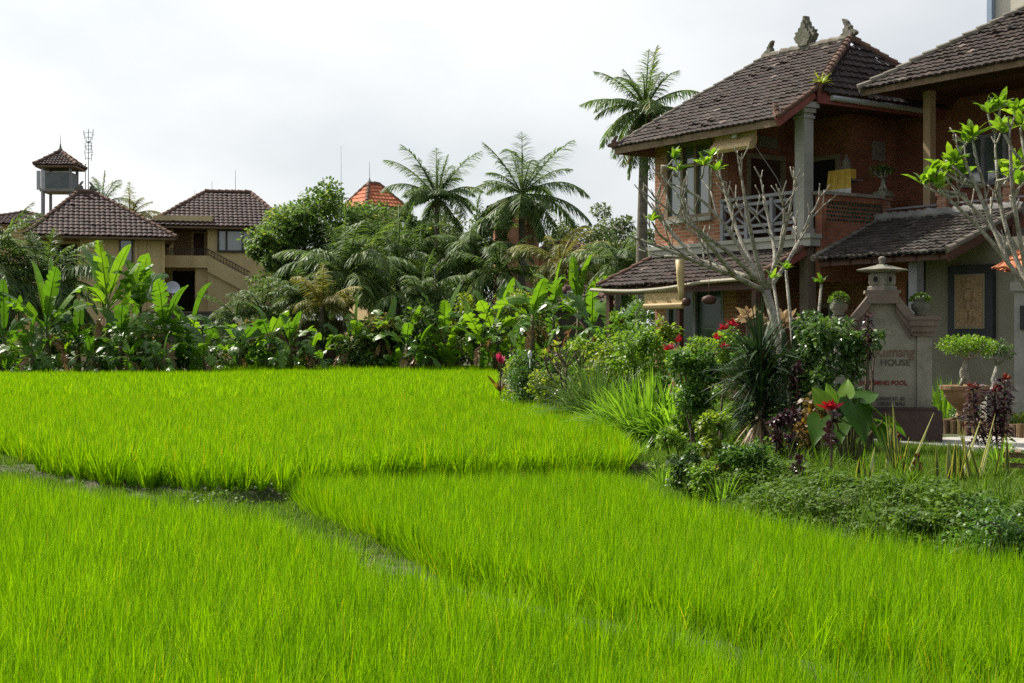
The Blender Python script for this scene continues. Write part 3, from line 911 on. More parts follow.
mb = MB(); mb.box(-0.04, 0.12, 2.2, 2.4, 0, 3.34); mb.box(0.0, 0.14, 0.14, 2.2, 2.6, 3.0)
mb.build("side_wall", M['brick_dark'], H1)

# main roof: front slope to the paddies, hips, back
TP = math.tan(R(32.3))
zE, yE = 5.92, -1.0
yR, zR = 2.64, 5.92 + (2.64 + 1.0) * TP
xA, xL, xRr = -5.43, -4.06, -1.336
es = np.array([0, math.cos(R(32.3)), math.sin(R(32.3))])
sl = (yR - yE) / math.cos(R(32.3))
rf = MB()
sC = 1.18 / math.cos(R(32.3))               # slope distance where the verge ends and the hip starts
def lim_front(s):
    left = xA + (xL - xA) * s / sl
    right = 0.0 if s < sC else (xRr) * (s - sC) / (sl - sC)
    return left, right
tile_plane(rf, (0, yE, zE), (1, 0, 0), es, lim_front, sl, 0.165, 0.215, amp=.024, lift=.028)
# hip end that faces the path
zC = zE + 1.18 * TP
hrun = -xRr
hl = math.hypot(hrun, zR - zC)
eh = np.array([-hrun / hl, 0, (zR - zC) / hl])
yB = 2 * yR - (yE + 1.18)
def lim_hip(s):
    t = s / hl
    return (yE + 1.18) + (yR - (yE + 1.18)) * t, yB + (yR - yB) * t
tile_plane(rf, (0.12, 0, zC - 0.13), (0, 1, 0), eh, lim_hip, hl, 0.2, 0.22, amp=0.034)
# far hip and back slope
hrun2 = xL - xA
hl2 = math.hypot(hrun2, zR - zE)
eh2 = np.array([hrun2 / hl2, 0, (zR - zE) / hl2])
yBk = 2 * yR - yE
tile_plane(rf, (xA, 0, zE), (0, -1, 0), eh2, lambda s: (-(yBk + (yR - yBk) * s / hl2), -(yE + (yR - yE) * s / hl2)), hl2, 0.3, 0.4)
esb = np.array([0, -math.cos(R(32.3)), math.sin(R(32.3))])
tile_plane(rf, (0, yBk, zE), (-1, 0, 0), esb, lambda s: (1.7 - (xRr + 1.7) * s / sl * 0, -xA + (xA - xL) * s / sl), sl, 0.3, 0.4)
roof = rf.build("roof", M['tile'], H1)
for a_, b_, r_ in (((xL - .05, yR, zR), (xRr + .05, yR, zR), 0.10), ((xA, yE, zE + .01), (xL, yR, zR), 0.07), ((xA, yBk, zE), (xL, yR, zR), 0.07)):
    cp = MB(); cap_line(cp, a_, b_, r_, 0.3, .015); cp.build("ridge_cap", M['cap'], roof)
for a_, b_, r_ in (((0.06, yE + 1.14, zC - .02), (xRr, yR, zR), 0.085), ((0.0, yB, zC), (xRr, yR, zR), 0.085), ((0.02, yE, zE), (0.02, yE + 1.18, zC), 0.055)):
    cp = MB(); cap_line(cp, a_, b_, r_, 0.24); cp.build("hip_cap", M['cap_red'], roof)
for (x, h, kd, s) in ((-3.9, 0.32, 'horn', 1), (-2.70, 0.70, 'crown', 1), (-1.38, 0.42, 'horn', -1)):
    f = MB(); finial(f, (x, yR, zR + .06), h, kd, (s, 0, 0))
    f.build("finial", M['stone_mossy'], roof)
f = MB(); finial(f, (xA + .05, yE + .02, zE + .02), 0.26, 'horn', (.8, .6, 0)); f.build("finial", M['cap_red'], roof)
f = MB(); finial(f, (-0.05, yE + .06, zE + .04), 0.30, 'horn', (-.8, .3, 0)); f.build("finial", M['cap_red'], roof)
mb = MB()
mb.bar((xA + .05, yE + .06, zE - .075), (-0.02, yE + .06, zE - .075), .04, .15)
mb.bar((xA + .07, yE + .1, zE - .075), (xA + .07, yBk - .1, zE - .075), .04, .15)
mb.build("eave_board", M['fascia'], roof)
mb = MB()
mb.bar((0.0, yE + .02, zE - .09), (0.0, yE + 1.1, zE + 1.1 * TP - .09), .045, .18)
mb.box(0.02, 0.065, yE + 1.16, yB, zC - .33, zC - .03)
mb.build("verge_board", M['fascia_red'], roof)
mb = MB()
v = [(xA + .1, yE + .1, zE - .02), (-.02, yE + .1, zE - .02), (-.02, 0.3, zE + 1.25 * TP - .02), (xA + .1, 0.3, zE + .02)]
mb.add([(x, y, z - .03) for x, y, z in ((xA + .1, yE + .08, zE), (-.03, yE + .08, zE), (-.03, yE + 1.18, zC - .03), (xRr - .1, yR, zR - .1), (xL + .1, yR, zR - .1))], [(0, 4, 3, 2, 1)])
mb.add([(0.04, yE + 1.2, zC - .17), (0.04, yB, zC - .17), (xRr - .05, yR, zR - .12)], [(0, 1, 2)])
mb.add([(xA + .08, yE + .1, zE - .06), (xA + .08, yBk, zE - .06), (xL + .05, yR, zR - .1)], [(0, 2, 1)])
for k in range(9):
    x = -5.1 + k * 0.62
    mb.bar((x, yE + .1, zE - .09), (x, 0.6, zE + 1.5 * TP - .09), .05, .09)
mb.build("rafters", M['wood_dark'], roof)
mb = MB(); mb.tube([(0.12, yE + 1.5, zC - .2), (0.14, yB - 1.4, zC - .22)], .06, 10)
mb.build("gutter", M['gutter_grey'], roof)

# skirt roof below the balcony
th = math.atan2(0.72, 1.5)
zs0, ys0 = 2.62, -1.5
ss = 1.5 / math.cos(th)
sk = MB()
tile_plane(sk, (0, ys0, zs0), (1, 0, 0), (0, math.cos(th), math.sin(th)), lambda s: (-5.35 + 0.35 * s / ss, -0.12), ss, 0.165, 0.215, amp=.024, lift=.028)
tile_plane(sk, (-5.40, 0, zs0), (0, -1, 0), (math.cos(R(60)), 0, math.sin(R(60))), lambda s: (-6, 1.5 - 1.4 * s / .83), 0.83, 0.25, 0.3)
skirt = sk.build("skirt_roof", M['tile'], H1)
for a_, b_ in (((-5.38, ys0 + .03, zs0 + .02), (-5.02, -.05, zs0 + .72)), ((-0.10, ys0, zs0 + .01), (-0.10, -.02, zs0 + .72))):
    cp = MB(); cap_line(cp, a_, b_, .06); cp.build("hip_cap", M['cap_red'], skirt)
mb = MB(); mb.bar((-0.12, ys0 + .05, zs0 - .09), (-0.12, -.02, zs0 + .62), .05, .17)
mb.build("verge_board", M['fascia_red'], skirt)
mb = MB()
gp = [(-5.5 + 3.9 * t, ys0 - .07, zs0 - .06 - 0.10 * math.sin(math.pi * min(1, t * 1.0)) + 0.05 * t) for t in np.linspace(0, 1, 12)]
gp += [(-1.6 + 1.4 * t, ys0 - .07, zs0 - .01 + 0.02 * t) for t in np.linspace(0.1, 1, 5)]
mb.tube(gp, .04, 8)
mb.build("gutter", M['gutter'], skirt)
mb = MB()
mb.add([(-5.3, ys0 + .05, zs0 - .03), (-.15, ys0 + .05, zs0 - .03), (-.15, -.02, zs0 + .66), (-5.0, -.02, zs0 + .66)], [(0, 3, 2, 1)])
mb.box(-5.2, -0.2, ys0 + .1, ys0 + .2, zs0 - .2, zs0 - .05)
mb.build("rafters", M['wood_dark'], skirt)
for x in (-5.1, -2.62, -0.25):
    mb = MB(); mb.box(x - .06, x + .06, ys0 + .12, ys0 + .24, 0, zs0 - .2)
    mb.build("timber_post", M['wood_dark'], H1)
# things in the dim porch
mb = MB(); mb.box(-1.9, -1.82, 1.9, 2.0, 0, 2.2); mb.box(-1.0, -0.92, 1.9, 2.0, 0, 2.2); mb.box(-1.82, -1.0, 1.9, 2.0, 2.1, 2.2)
dr = mb.build("door", M['door_frame'], H1)
mb = MB(); mb.box(-1.82, -1.0, 1.94, 1.98, 0, 2.1); mb.build("door_leaf", M['wood_dark'], dr)

# bamboo blind rolled up under the eave
bl = thing("bamboo_blind", "rolled bamboo blind hanging under the upper eave beside the balcony", "blind", tuple(hloc(-1.55, -0.72, 5.48)), HROT)
mb = MB()
prof = [(0.0, .50), (-.03, .40), (-.02, .26), (.05, .16), (.13, .08), (.15, 0.0), (.09, -.06), (.0, -.05), (-.05, .02), (-.09, .14), (-.08, .3), (-.05, .5)]
P = np.array(prof)
V = np.concatenate([np.column_stack([np.full(len(P), sx), -P[:, 0], P[:, 1]]) for sx in (-.62, .62)])
n = len(P)
mb.add(V, [np.array([(i, (i + 1) % n, (i + 1) % n + n, i + n) for i in range(n)]), tuple(range(n)), tuple(range(n, 2 * n))[::-1]])
mb.build("roll", M['blind'], bl)
mb = MB(); mb.box(0.06, 0.2, -.12, -.09, .22, .5); mb.build("strap", M['gutter_grey'], bl)
mb = MB(); mb.tube([(.6, -.05, .1), (.95, .35, -.7), (1.15, .6, -1.5)], .008, 5); mb.build("cord", M['rail_grey'], bl)
bl = thing("bamboo_blind", "bamboo blind let down under the lower skirt roof of the brick house", "blind", tuple(hloc(-3.09, -1.38, 2.18)), HROT)
mb = MB(); mb.box(-.65, .65, -.02, .02, -.02, .34); mb.tube([(-.66, 0, -.05), (.66, 0, -.05)], .07, 12)
mb.build("roll", M['blind'], bl)
# bamboo length hanging at the gutter
bp = MB()
bp.tube([(0, 0, .62), (.01, 0, .3), (.03, 0, 0), (.05, 0, -.25)], [.095, .085, .075, .06], 12)
o = bp.build("bamboo_tube", M['bamboo'], None, tuple(hloc(-2.12, -1.75, 2.48)), smooth=True)
tag(o, "thick pale bamboo tube hanging from the gutter of the skirt roof", "bamboo tube")
# coconut shell scoop hanging beside it
for (dx, dz, lb) in ((-1.97, 2.2, "round dark coconut shell hanging at the foot of the bamboo tube"), (-1.25, 2.22, "dark curled pod hanging in front of the ground floor window")):
    bp = MB(); bp.lathe([(.001, -.1), (.07, -.08), (.1, 0), (.08, .06), (.02, .1)], 12, sx=1.6 if dx > -1.5 else 1)
    bp.tube([(0, 0, .08), (0, 0, .45)], .008, 5)
    tag(bp.build("coconut_shell", M['wood_dark'], None, tuple(hloc(dx, -1.7, dz)), smooth=True), lb, "hanging ornament")
# shrine box with the yellow and white cloth
sh = thing("offering_shrine", "small offering shrine wrapped in yellow and white cloth on the brick balcony", "shrine", tuple(hloc(-0.95, 2.1, BF + .012)), HROT)
mb = MB(); mb.box(-.05, .05, -.05, .05, 0.0, 1.30); mb.box(-.28, .28, -.22, .22, 1.30, 1.345)
mb.build("post", M['stone'], sh)
mb = MB()
for k in range(12):
    a0, a1 = -.36 + k * .06, -.30 + k * .06
    w0, w1 = .02 * math.sin(k * 1.7), .02 * math.sin((k + 1) * 1.7)
    mb.add([(a0, -.26 + w0, 1.12), (a1, -.26 + w1, 1.12), (a1 * .9, -.23, 1.56), (a0 * .9, -.23, 1.56)], [(0, 1, 2, 3)])
mb.box(-.30, .30, -.225, -.02, 1.345, 1.555)
mb.build("yellow_cloth", M['cloth_yellow'], sh)
mb = MB()
for k in range(12):
    a0, a1 = -.36 + k * .06, -.30 + k * .06
    w0, w1 = .02 * math.sin(k * 1.7), .02 * math.sin((k + 1) * 1.7)
    mb.add([(a0, -.27 + w0, .98), (a1, -.27 + w1, .98), (a1, -.264 + w1, 1.13), (a0, -.264 + w0, 1.13)], [(0, 1, 2, 3)])
mb.build("white_hem", M['cloth_white'], sh)
mb = MB(); mb.lathe([(.1, 1.556), (.13, 1.62), (.09, 1.69), (.11, 1.75), (.05, 1.84), (.02, 1.92)], 10); mb.build("carved_top", M['stone'], sh)

# ------------------------------------------------------------------ second guest house with the porch
H2 = thing("brick_house", "nearer brick house with wooden veranda post, tiled porch roof and carved panel beside its door", "house", (HX, HY, GZ), HROT)
mb = MB()
mb.box(-1.3, 7.5, 4.2, 4.4, BF, 6.9)
mb.box(2.1, 2.3, 4.21, 4.3, BF, 6.9)
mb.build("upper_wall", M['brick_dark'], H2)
mb = MB(); mb.box(0.13, 7.5, 2.16, 8, 3.34, BF); mb.build("balcony_floor", M['slab'], H2)
w = window(H2, 0.55, 1.75, 4.1, 4.75, 5.85, (0.03, .5, 0.97), (0.03, 0.97), .08, M['rail_grey'], M['glass'], depth=.09)
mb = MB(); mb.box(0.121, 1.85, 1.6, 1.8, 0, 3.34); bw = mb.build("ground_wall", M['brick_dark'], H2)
w = window(H2, 0.35, 0.85, 1.53, 1.75, 2.35, (0.05, .5, 0.95), (0.05, 0.95), .05, M['rail_dark'], M['glass'], depth=.06)
mb = MB(); mb.box(1.85, 2.0, 1.3, 1.8, 0, 3.34); mb.box(1.2, 1.85, 1.55, 1.6, 0, 2.6); mb.build("dark_doorway", M['relief_frame'], H2)  # dark pillar, and a dark sheet painted as the doorway's shade
mb = MB(); mb.box(2.0, 7.5, 1.2, 1.5, 0, 3.338); mb.box(2.0, 7.5, 1.15, 1.199, 0, .35); mb.box(7.3, 7.5, 1.5, 8, 0, 3.338); mb.build("plaster_wall", M['plaster'], H2)
mb = MB()
mb.box(2.62, 3.68, 1.10, 1.197, 1.42, 2.84)
rp = mb.build("relief_panel", M['relief_frame'], H2)
mb = MB(); mb.box(2.80, 3.50, 1.08, 1.099, 1.60, 2.66); mb.build("inner_border", M['door_frame'], rp)
mb = MB()
mb.box(2.835, 3.465, 1.065, 1.079, 1.635, 2.625)
# carved figure: standing deity outline with leaf scrolls round it
cx = 3.15
for (dx, dz, r1_, r2_, dp) in ((0, .80, .075, .085, .05), (0, .60, .10, .14, .06), (0, .40, .085, .13, .05), (-.05, .20, .045, .15, .05), (.06, .20, .045, .15, .05), (-.14, .58, .035, .12, .04), (.15, .62, .035, .13, .04), (0, .92, .05, .06, .04)):
    mb.lathe([(0.001, -r2_), (r1_ * .7, -r2_ * .7), (r1_, 0), (r1_ * .7, r2_ * .7), (.001, r2_)], 10, (cx + dx, 1.062, 1.64 + dz), sy=0.9)
for k in range(60):
    x, z = cx + rng.uniform(-.29, .29), 1.66 + rng.uniform(0, .94)
    if abs(x - cx) > .12 or z < 1.75:
        r_ = rng.uniform(.02, .04)
        mb.lathe([(0.001, -r_), (r_, 0), (.001, r_)], 6, (x, 1.065, z), sy=.6)
mb.build("carved_stone", M['relief'], rp)
column(H2, 2.55, 0.25, 0, 3.0, 0.10, M['rail_grey'], False)
mb = MB(); mb.box(1.10, 1.28, 2.2, 2.38, BF, 6.62); mb.build("veranda_post", M['wood_post'], H2)
pil = MB()
for x, z1_ in ((0.03, 4.40), (1.69, 4.36), (3.3, 4.42), (4.9, 4.42)):
    q = MB()
    q.box(x - .11, x + .11, 2.06, 2.28, BF - .2, z1_); q.box(x - .14, x + .14, 2.03, 2.31, z1_ + .001, z1_ + .08); q.box(x - .12, x + .12, 2.05, 2.29, z1_ - .16, z1_ - .10)
    q.build("brick_pillar", M['brick_pillar'], H2)
mb = MB()
for z in (BF + .28, BF + .62):
    mb.bar((0.14, 2.17, z), (1.58, 2.17, z), .04, .04); mb.bar((1.8, 2.17, z), (3.19, 2.17, z), .04, .04); mb.bar((3.41, 2.17, z), (4.8, 2.17, z), .04, .04)
mb.build("rail", M['rail_grey'], H2)
# roof of the second house
z2, y2, x2 = 6.68, 1.2, 0.21
rf = MB()
L2 = 4.0 / math.cos(R(33))
tile_plane(rf, (0, y2, z2), (1, 0, 0), (0, math.cos(R(33)), math.sin(R(33))), lambda s: (x2 + s * math.cos(R(33)), 7.2 - 0.8 * s), L2, .17, .21, amp=.026)
tile_plane(rf, (x2, 0, z2), (0, -1, 0), (math.cos(R(33)), 0, math.sin(R(33))), lambda s: (-9.2 + s * .84, -(y2 + s * .84)), L2, .25, .3)
tile_plane(rf, (0, 9.2, z2), (-1, 0, 0), (0, -math.cos(R(33)), math.sin(R(33))), lambda s: (-7.2 + .8 * s, -(x2 + s * math.cos(R(33)))), L2, .3, .4)
roof2 = rf.build("roof", M['tile'], H2)
cp = MB(); cap_line(cp, (x2, y2, z2), (x2 + 4.0, y2 + 4.0, z2 + 4.0 * math.tan(R(33))), .09, .3)
cp.build("hip_cap", M['cap'], roof2)
mb = MB(); mb.bar((x2 + .05, y2 + .08, z2 - .06), (7.1, y2 + .08, z2 - .06), .04, .13); mb.build("eave_board", M['fascia'], roof2)
mb = MB()
mb.add([(x2 + .04, y2 + .1, z2 - .05), (x2 + .04, 9.1, z2 - .05), (x2 + 3.9, 5.2, z2 + 2.5)], [(0, 2, 1)])
mb.add([(x2, y2 + .1, z2 - .04), (7.2, y2 + .1, z2 - .04), (7.2, y2 + 3.4, z2 + 3.3 * .649 - .04), (x2 + 3.3, y2 + 3.4, z2 + 3.3 * .649 - .04)], [(0, 3, 2, 1)])
for k in range(13):
    x = .5 + k * .52
    run_ = min(1.8, x - x2 - .15)
    mb.bar((x, y2 + .1, z2 - .1), (x, y2 + .1 + run_, z2 + run_ * .649 - .1), .05, .09)
mb.box(0.9, 7.0, 2.2, 2.38, 6.62, 6.78)
mb.box(-1.2, 7.1, 2.75, 8.9, 6.76, 6.80)  # ceiling board, widened to block a sun leak between the two roofs
mb.build("rafters", M['wood_dark'], roof2)
# porch roof
tp = math.atan2(0.92, 2.2)
pr = MB()
zp, yp = 3.02, -0.3
sp = 2.2 / math.cos(tp)
tile_plane(pr, (0, yp, zp), (1, 0, 0), (0, math.cos(tp), math.sin(tp)), lambda s: (0.36 - 0.19 * s / sp, 3.72), sp, .15, .19, amp=.026)
porch = pr.build("porch_roof", M['tile_porch'], H2)
cp = MB()
cap_line(cp, (0.1, 1.9, zp + .93), (3.75, 1.9, zp + .93), .12, .235)
cp.build("ridge_cap", M['cap_grey'], porch)
for a_, b_ in (((0.34, yp, zp + .01), (0.15, 1.9, zp + .9)), ((3.74, yp, zp + .01), (3.74, 1.9, zp + .9))):
    cp = MB(); cap_line(cp, a_, b_, .06, .25); cp.build("hip_cap", M['cap'], porch)
mb = MB()
mb.add([(.4, yp + .05, zp - .03), (3.7, yp + .05, zp - .03), (3.7, 1.9, zp + .86), (.2, 1.9, zp + .86)], [(0, 3, 2, 1)])
mb.box(0.4, 3.7, yp + .12, yp + .2, zp - .13, zp - .03)
mb.bar((3.72, yp + .04, zp - .1), (3.72, 1.9, zp + .78), .05, .16)
for k in range(6):
    mb.bar((.7 + k * .55, yp + .1, zp - .09), (.7 + k * .55, 1.8, zp + .76), .05, .08)
mb.build("rafters", M['wood_dark'], porch)
mb = MB(); mb.box(3.5, 4.3, 1.16, 1.199, 0, 0.0 + .02)
# water tank house on the roof
tk = thing("water_tank_house", "cream rooftop tank house with blue grey corner trim above the nearer brick house", "tank house", tuple(hloc(0.25, 8.0, 6.0)), HROT)
mb = MB(); mb.box(-1.0, 1.6, -1.0, 1.0, 0, 4.6); mb.build("wall", M["tank_wall"], tk)
mb = MB(); mb.box(-1.12, -.98, -1.14, -.98, 0, 4.5); mb.box(-1.12, 1.7, -1.14, -1.002, 4.5, 4.75); mb.build("trim", M['blue_trim'], tk)
# blue drum
dm = thing("plastic_drum", "dark blue plastic drum against the ground floor brick wall", "drum", tuple(hloc(-0.05, 0.95, 0)), HROT)
mb = MB(); mb.lathe([(.26, .0), (.29, .03), (.29, .28), (.305, .3), (.305, .33), (.29, .35), (.29, .62), (.305, .64), (.305, .67), (.29, .69), (.29, 1.0), (.26, 1.03)], 24); b_ = mb.build("body", M['blue_drum'], dm, smooth=True)
mb = MB(); mb.lathe([(.3, 1.031), (.3, 1.07), (.25, 1.09), (.05, 1.1)], 24); mb.build("lid", M['blue_drum'], dm, smooth=True)
# wall lamp
lm = MB(); lm.tube([(0, 0, 0), (0, -.1, .05), (0, -.14, 0)], .012, 6); lm.lathe([(.03, -.12), (.05, -.08), (.05, -.01), (.02, .01)], 10, (0, -.14, 0))
tag(lm.build("wall_lamp", M['cloth_white'], None, tuple(hloc(0.42, 1.58, 2.5)), smooth=True), "small white lamp on the ground floor brick wall above the drum", "lamp")
# gate pillar with terracotta cap at the far right
px_ = (1021 - 512) / FPX * 24.0
gp_ = thing("gate_pillar", "grey plastered gate pillar with terracotta tiled cap beside the porch", "pillar", (px_ + .15, 24.0, GZ), HROT * 0.5)
mb = MB(); mb.box(-.22, .22, -.22, .22, 0, 2.55); mb.box(-.32, .32, -.32, .32, 0, .35); mb.box(-.27, .27, -.27, .27, .351, .55); mb.box(-.28, .28, -.28, .28, 2.2, 2.35)
mb.build("shaft", M['concrete'], gp_)
mb = MB()
for k in range(4):
    a = k * math.pi / 2
    ex = np.array([math.cos(a), math.sin(a), 0]); ey = np.array([-math.sin(a), math.cos(a), 0])
    sl_ = math.hypot(.5, .42)
    tile_plane(mb, -ey * .5 + np.array([0, 0, 2.56]), ex, ey * (.5 / sl_) + np.array([0, 0, .42 / sl_]), lambda s: (-.5 + .5 * s / sl_, .5 - .5 * s / sl_), sl_, .14, .2, amp=.02)
mb.build("tiled_cap", M['tile_orange'], gp_)
mb = MB(); mb.lathe([(.1, 2.9), (.13, 2.98), (.06, 3.05), (.09, 3.12), (.02, 3.3)], 10); mb.build("finial", M['stone_mossy'], gp_)
mb = MB(); mb.box(-.12, -.06, -.30, -.22, 1.55, 1.95); mb.build("lamp_box", M['relief_frame'], gp_)

# ------------------------------------------------------------------ the stone guest house sign
sx_, sd_ = (882 - 512) / FPX * 19.3, 19.3
SG = thing("stone_sign", "tall pale stone guest house sign with stepped gable and lettering on a dark base", "sign", (sx_, sd_, GZ), math.atan2(-sx_, sd_) * 0.75)
S_ = 19.3 / FPX      # metres per pixel at its distance
mb = MB()
mb.box(-.76, .76, -.30, .30, -.15, .42); mb.box(-.70, .70, -.26, .26, .42, .47)
mb.box(-.735, .735, -.285, .285, .33, .38)
mb.build("base", M['sign_base'], SG)
mb = MB(); mb.box(-.44, .44, -.16, .16, .47, 1.42)
mb.build("panel", M['sign_stone'], SG)
for a_, b_ in ((-.635, -.442), (.442, .635)):
    mb = MB(); mb.box(a_, b_, -.2, .2, .47, 1.42); mb.build("pilaster", M['sign_stone'], SG)
mb = MB()
# shoulders (cornice steps) and gable mouldings
for s in (-1, 1):
    a, b = sorted((s * .40, s * .665)); mb.box(a, b, -.23, .23, 1.421, 1.48)
    a, b = sorted((s * .36, s * .69)); mb.box(a, b, -.26, .26, 1.481, 1.56)
    a, b = sorted((s * .34, s * .72)); mb.box(a, b, -.29, .29, 1.561, 1.64)
    a, b = sorted((s * .33, s * .745)); mb.box(a, b, -.31, .31, 1.641, 1.69)
for (off, w_, y_) in ((0, .10, .27), (-.10, .07, .22), (-.17, .05, .18)):
    for s in (-1, 1):
        x0_, z0_, x1_, z1_ = s * (.46 + off * .6), 1.46 + off * .5, s * .17, 1.92 + off
        mb.prism([(x0_, z0_), (x0_, z0_ + w_ * 1.7), (x1_, z1_ + w_ * .8), (x1_, z1_ - w_ * .9)], (0, 0, 0), (1, 0, 0), (0, 0, 1), (0, 1, 0), 2 * y_)
mb.box(-.20, .20, -.28, .28, 1.86, 2.0)
mb.box(-.235, .235, -.24, .24, 2.001, 2.04)
mb.build("cornice", M['sign_trim'], SG)
mb = MB(); mb.prism([(-.42, 1.421), (.42, 1.421), (.18, 1.87), (-.18, 1.87)], (0, 0, 0), (1, 0, 0), (0, 0, 1), (0, 1, 0), .30)
mb.build("gable", M['sign_stone'], SG)
def text(parent, body, x, z, size, mat, y, align='RIGHT', sx=1.0, name="lettering", shear=0.0):
    c = bpy.data.curves.new(name, 'FONT')
    c.body = body
    c.size = size
    c.align_x = align
    c.extrude = 0.004
    c.offset = 0.002
    c.shear = shear
    c.materials.append(mat)
    o = bpy.data.objects.new(name, c)
    COL.objects.link(o)
    dg = bpy.context.evaluated_depsgraph_get()
    me = bpy.data.meshes.new_from_object(o.evaluated_get(dg))
    bpy.data.objects.remove(o)
    me.transform(Matrix.Diagonal((sx, 1, 1, 1)))
    me.transform(Matrix.Rotation(R(90), 4, 'X'))
    o = bpy.data.objects.new(name, me)
    COL.objects.link(o)
    o.parent = parent
    o.location = (x, y, z)
    return o
text(SG, "Kumang", .405, 1.145, .20, M['ink_brown'], -.163, sx=.78, shear=.12)
text(SG, "HOUSE", .355, 1.03, .115, M['ink_grey'], -.163, sx=1.05)
text(SG, "SWIMMING POOL", .315, .765, .085, M['ink_red'], -.163, sx=.92)
text(SG, "NUMAN ST. 62", .285, .56, .066, M['ink_grey'], -.163, sx=.95)
text(SG, "UBUD - BALI", .285, .495, .066, M['ink_grey'], -.163, sx=.95)

# stone lantern on the sign
LN = thing("stone_lantern", "small stone lantern with round windows on top of the guest house sign", "lantern", tuple(SG.location + Vector((0, 0, 2.04))), R(38))
def squircle(mb, prof, seg=4, rot=math.pi / 4):
    mb.lathe([(r * math.sqrt(2), z) for r, z in prof], seg, rot=rot)
mb = MB(); squircle(mb, [(.14, 0.001), (.14, .05), (.11, .07)]); mb.build("foot", M['stone'], LN)
mb = MB(); squircle(mb, [(.118, .071), (.128, .10), (.128, .20), (.112, .235)])
bd = mb.build("body", M['stone'], LN)
for k in range(4):
    a = k * math.pi / 2
    r_ = MB()
    ang = np.linspace(0, 2 * np.pi, 20)
    pts = np.column_stack([np.cos(ang) * .05, np.full(20, -.132), .15 + np.sin(ang) * .052])
    rot = np.array([[math.cos(a), -math.sin(a), 0], [math.sin(a), math.cos(a), 0], [0, 0, 1]])
    r_.tube(pts @ rot.T, .012, 6, cap=False)
    r_.build("window_ring", M['stone'], bd)
    d_ = MB()
    dd = np.column_stack([np.cos(ang[:-1]) * .045, np.full(19, -.1345), .15 + np.sin(ang[:-1]) * .045]) @ rot.T
    d_.add(dd, [tuple(range(19))])
    d_.build("hole_shade", M['dark'], bd)  # dark disc painted as the shade inside the lantern
mb = MB(); squircle(mb, [(.10, .236), (.24, .27), (.245, .285), (.12, .325), (.06, .345), (.04, .36)]); mb.build("cap", M['stone_mossy'], LN)
mb = MB(); mb.lathe([(.03, .36), (.045, .375), (.03, .395), (.05, .42), (.048, .445), (.02, .465)], 12); mb.build("knob", M['stone'], LN, smooth=True)
# carved stone pots on the shoulders
for (dx, lb, hh) in ((-.57, "stone pot overgrown with moss on the sign's shoulder behind the glossy shrub", 1.25), (.50, "squat mossy stone pot on the open shoulder of the guest house sign", 1.0)):
    p0 = SG.matrix_basis @ Vector((dx, 0, 1.692)) if False else SG.location + Vector((dx * math.cos(SG.rotation_euler.z), dx * math.sin(SG.rotation_euler.z), 1.692))
    pt = thing("stone_pot", lb, "pot", tuple(p0), .3, "stone pots on the sign")
    mb = MB(); mb.lathe([(.06, 0), (.09, .02), (.07, .05), (.12, .10), (.12, .16), (.08, .20), (.1, .23)], 14); mb.build("bowl", M['stone_mossy'], pt, smooth=True)
    mb = MB(); n = 160
    u = rvec(n); u[:, 2] = np.abs(u[:, 2])
    mb.leaves(u * np.array([.11, .11, .09 * hh]) + (0, 0, .2), u, rvec(n), .05, .03, rnd=rng.random(n)); mb.build("moss", M['cover'], pt)

# ------------------------------------------------------------------ plants: generic builders
def clump_points(c, rad, n, k=0.45):
    u = rvec(n)
    return np.array(c) + u * np.array(rad) * (rng.random((n, 1)) ** k), u

def leafy(mb, clumps, n, L, W, droop=.2, up_bias=.3, jitter=.7, tone=.22, k=.4):
    """leaves spread through a set of clumps (centre, radii)"""
    vol = np.array([c[1][0] * c[1][1] * c[1][2] for c in clumps]) ** .67
    cnt = np.maximum(3, (n * vol / vol.sum()).astype(int))
    for (c, rad), m in zip(clumps, cnt):
        P, u = clump_points(c, rad, m, k)
        D = u * (1 - jitter) + rvec(m) * jitter
        D[:, 2] += up_bias * .3
        N = rvec(m) * .6 + np.array([0, 0, 1.0])
        tone_c = rng.normal(.48, tone * .55)
        mb.leaves(P, D, N, L * rng.uniform(.65, 1.25, m), W * rng.uniform(.7, 1.2, m), droop, np.clip(rng.normal(tone_c, tone, m), 0, 1))

def limb(mb, a, b, r0, r1, sag=0.0, seg=7, n=6, wob=.03):
    a, b = np.array(a, float), np.array(b, float)
    t = np.linspace(0, 1, n)[:, None]
    p = a + (b - a) * t
    p[:, 2] += sag * np.sin(np.pi * t[:, 0])
    p[1:-1] += rng.normal(0, wob, (n - 2, 3))
    mb.tube(p, r0 + (r1 - r0) * t[:, 0], seg)
    return p

def make_tree(name, label, loc, H, Wd, mat, leafL, nleaf, cat="tree", group=None, trunk_h=.35, nclump=26, seed=None, squash=.75, trunk_r=.16, bark='bark_brown'):
    t = thing(name, label, cat, loc, 0, group)
    tr = MB()
    fork = np.array([0, 0, H * trunk_h])
    limb(tr, (0, 0, -.15), fork, trunk_r, trunk_r * .75)
    clumps = []
    for i in range(nclump):
        a = rng.uniform(0, 2 * np.pi)
        rr = Wd * .5 * math.sqrt(rng.random())
        zz = H * (trunk_h + (1 - trunk_h) * (rng.uniform(.02, 1.0) ** .7) * .96 * (1 - .55 * (rr / (Wd * .5)) ** 2))
        c = np.array([rr * math.cos(a), rr * math.sin(a), zz])
        r_ = Wd * rng.uniform(.09, .17)
        clumps.append((c, (r_, r_, r_ * squash)))
        if i % 3 == 0:
            limb(tr, fork * rng.uniform(.7, 1), c, trunk_r * .45, trunk_r * .12, .1)
    tr.build("trunk", M[bark], t, smooth=True)
    cr_ = MB()
    leafy(cr_, clumps, int(nleaf * 2.2), leafL, leafL * .55)
    cr_.build("crown", mat, t)
    return t

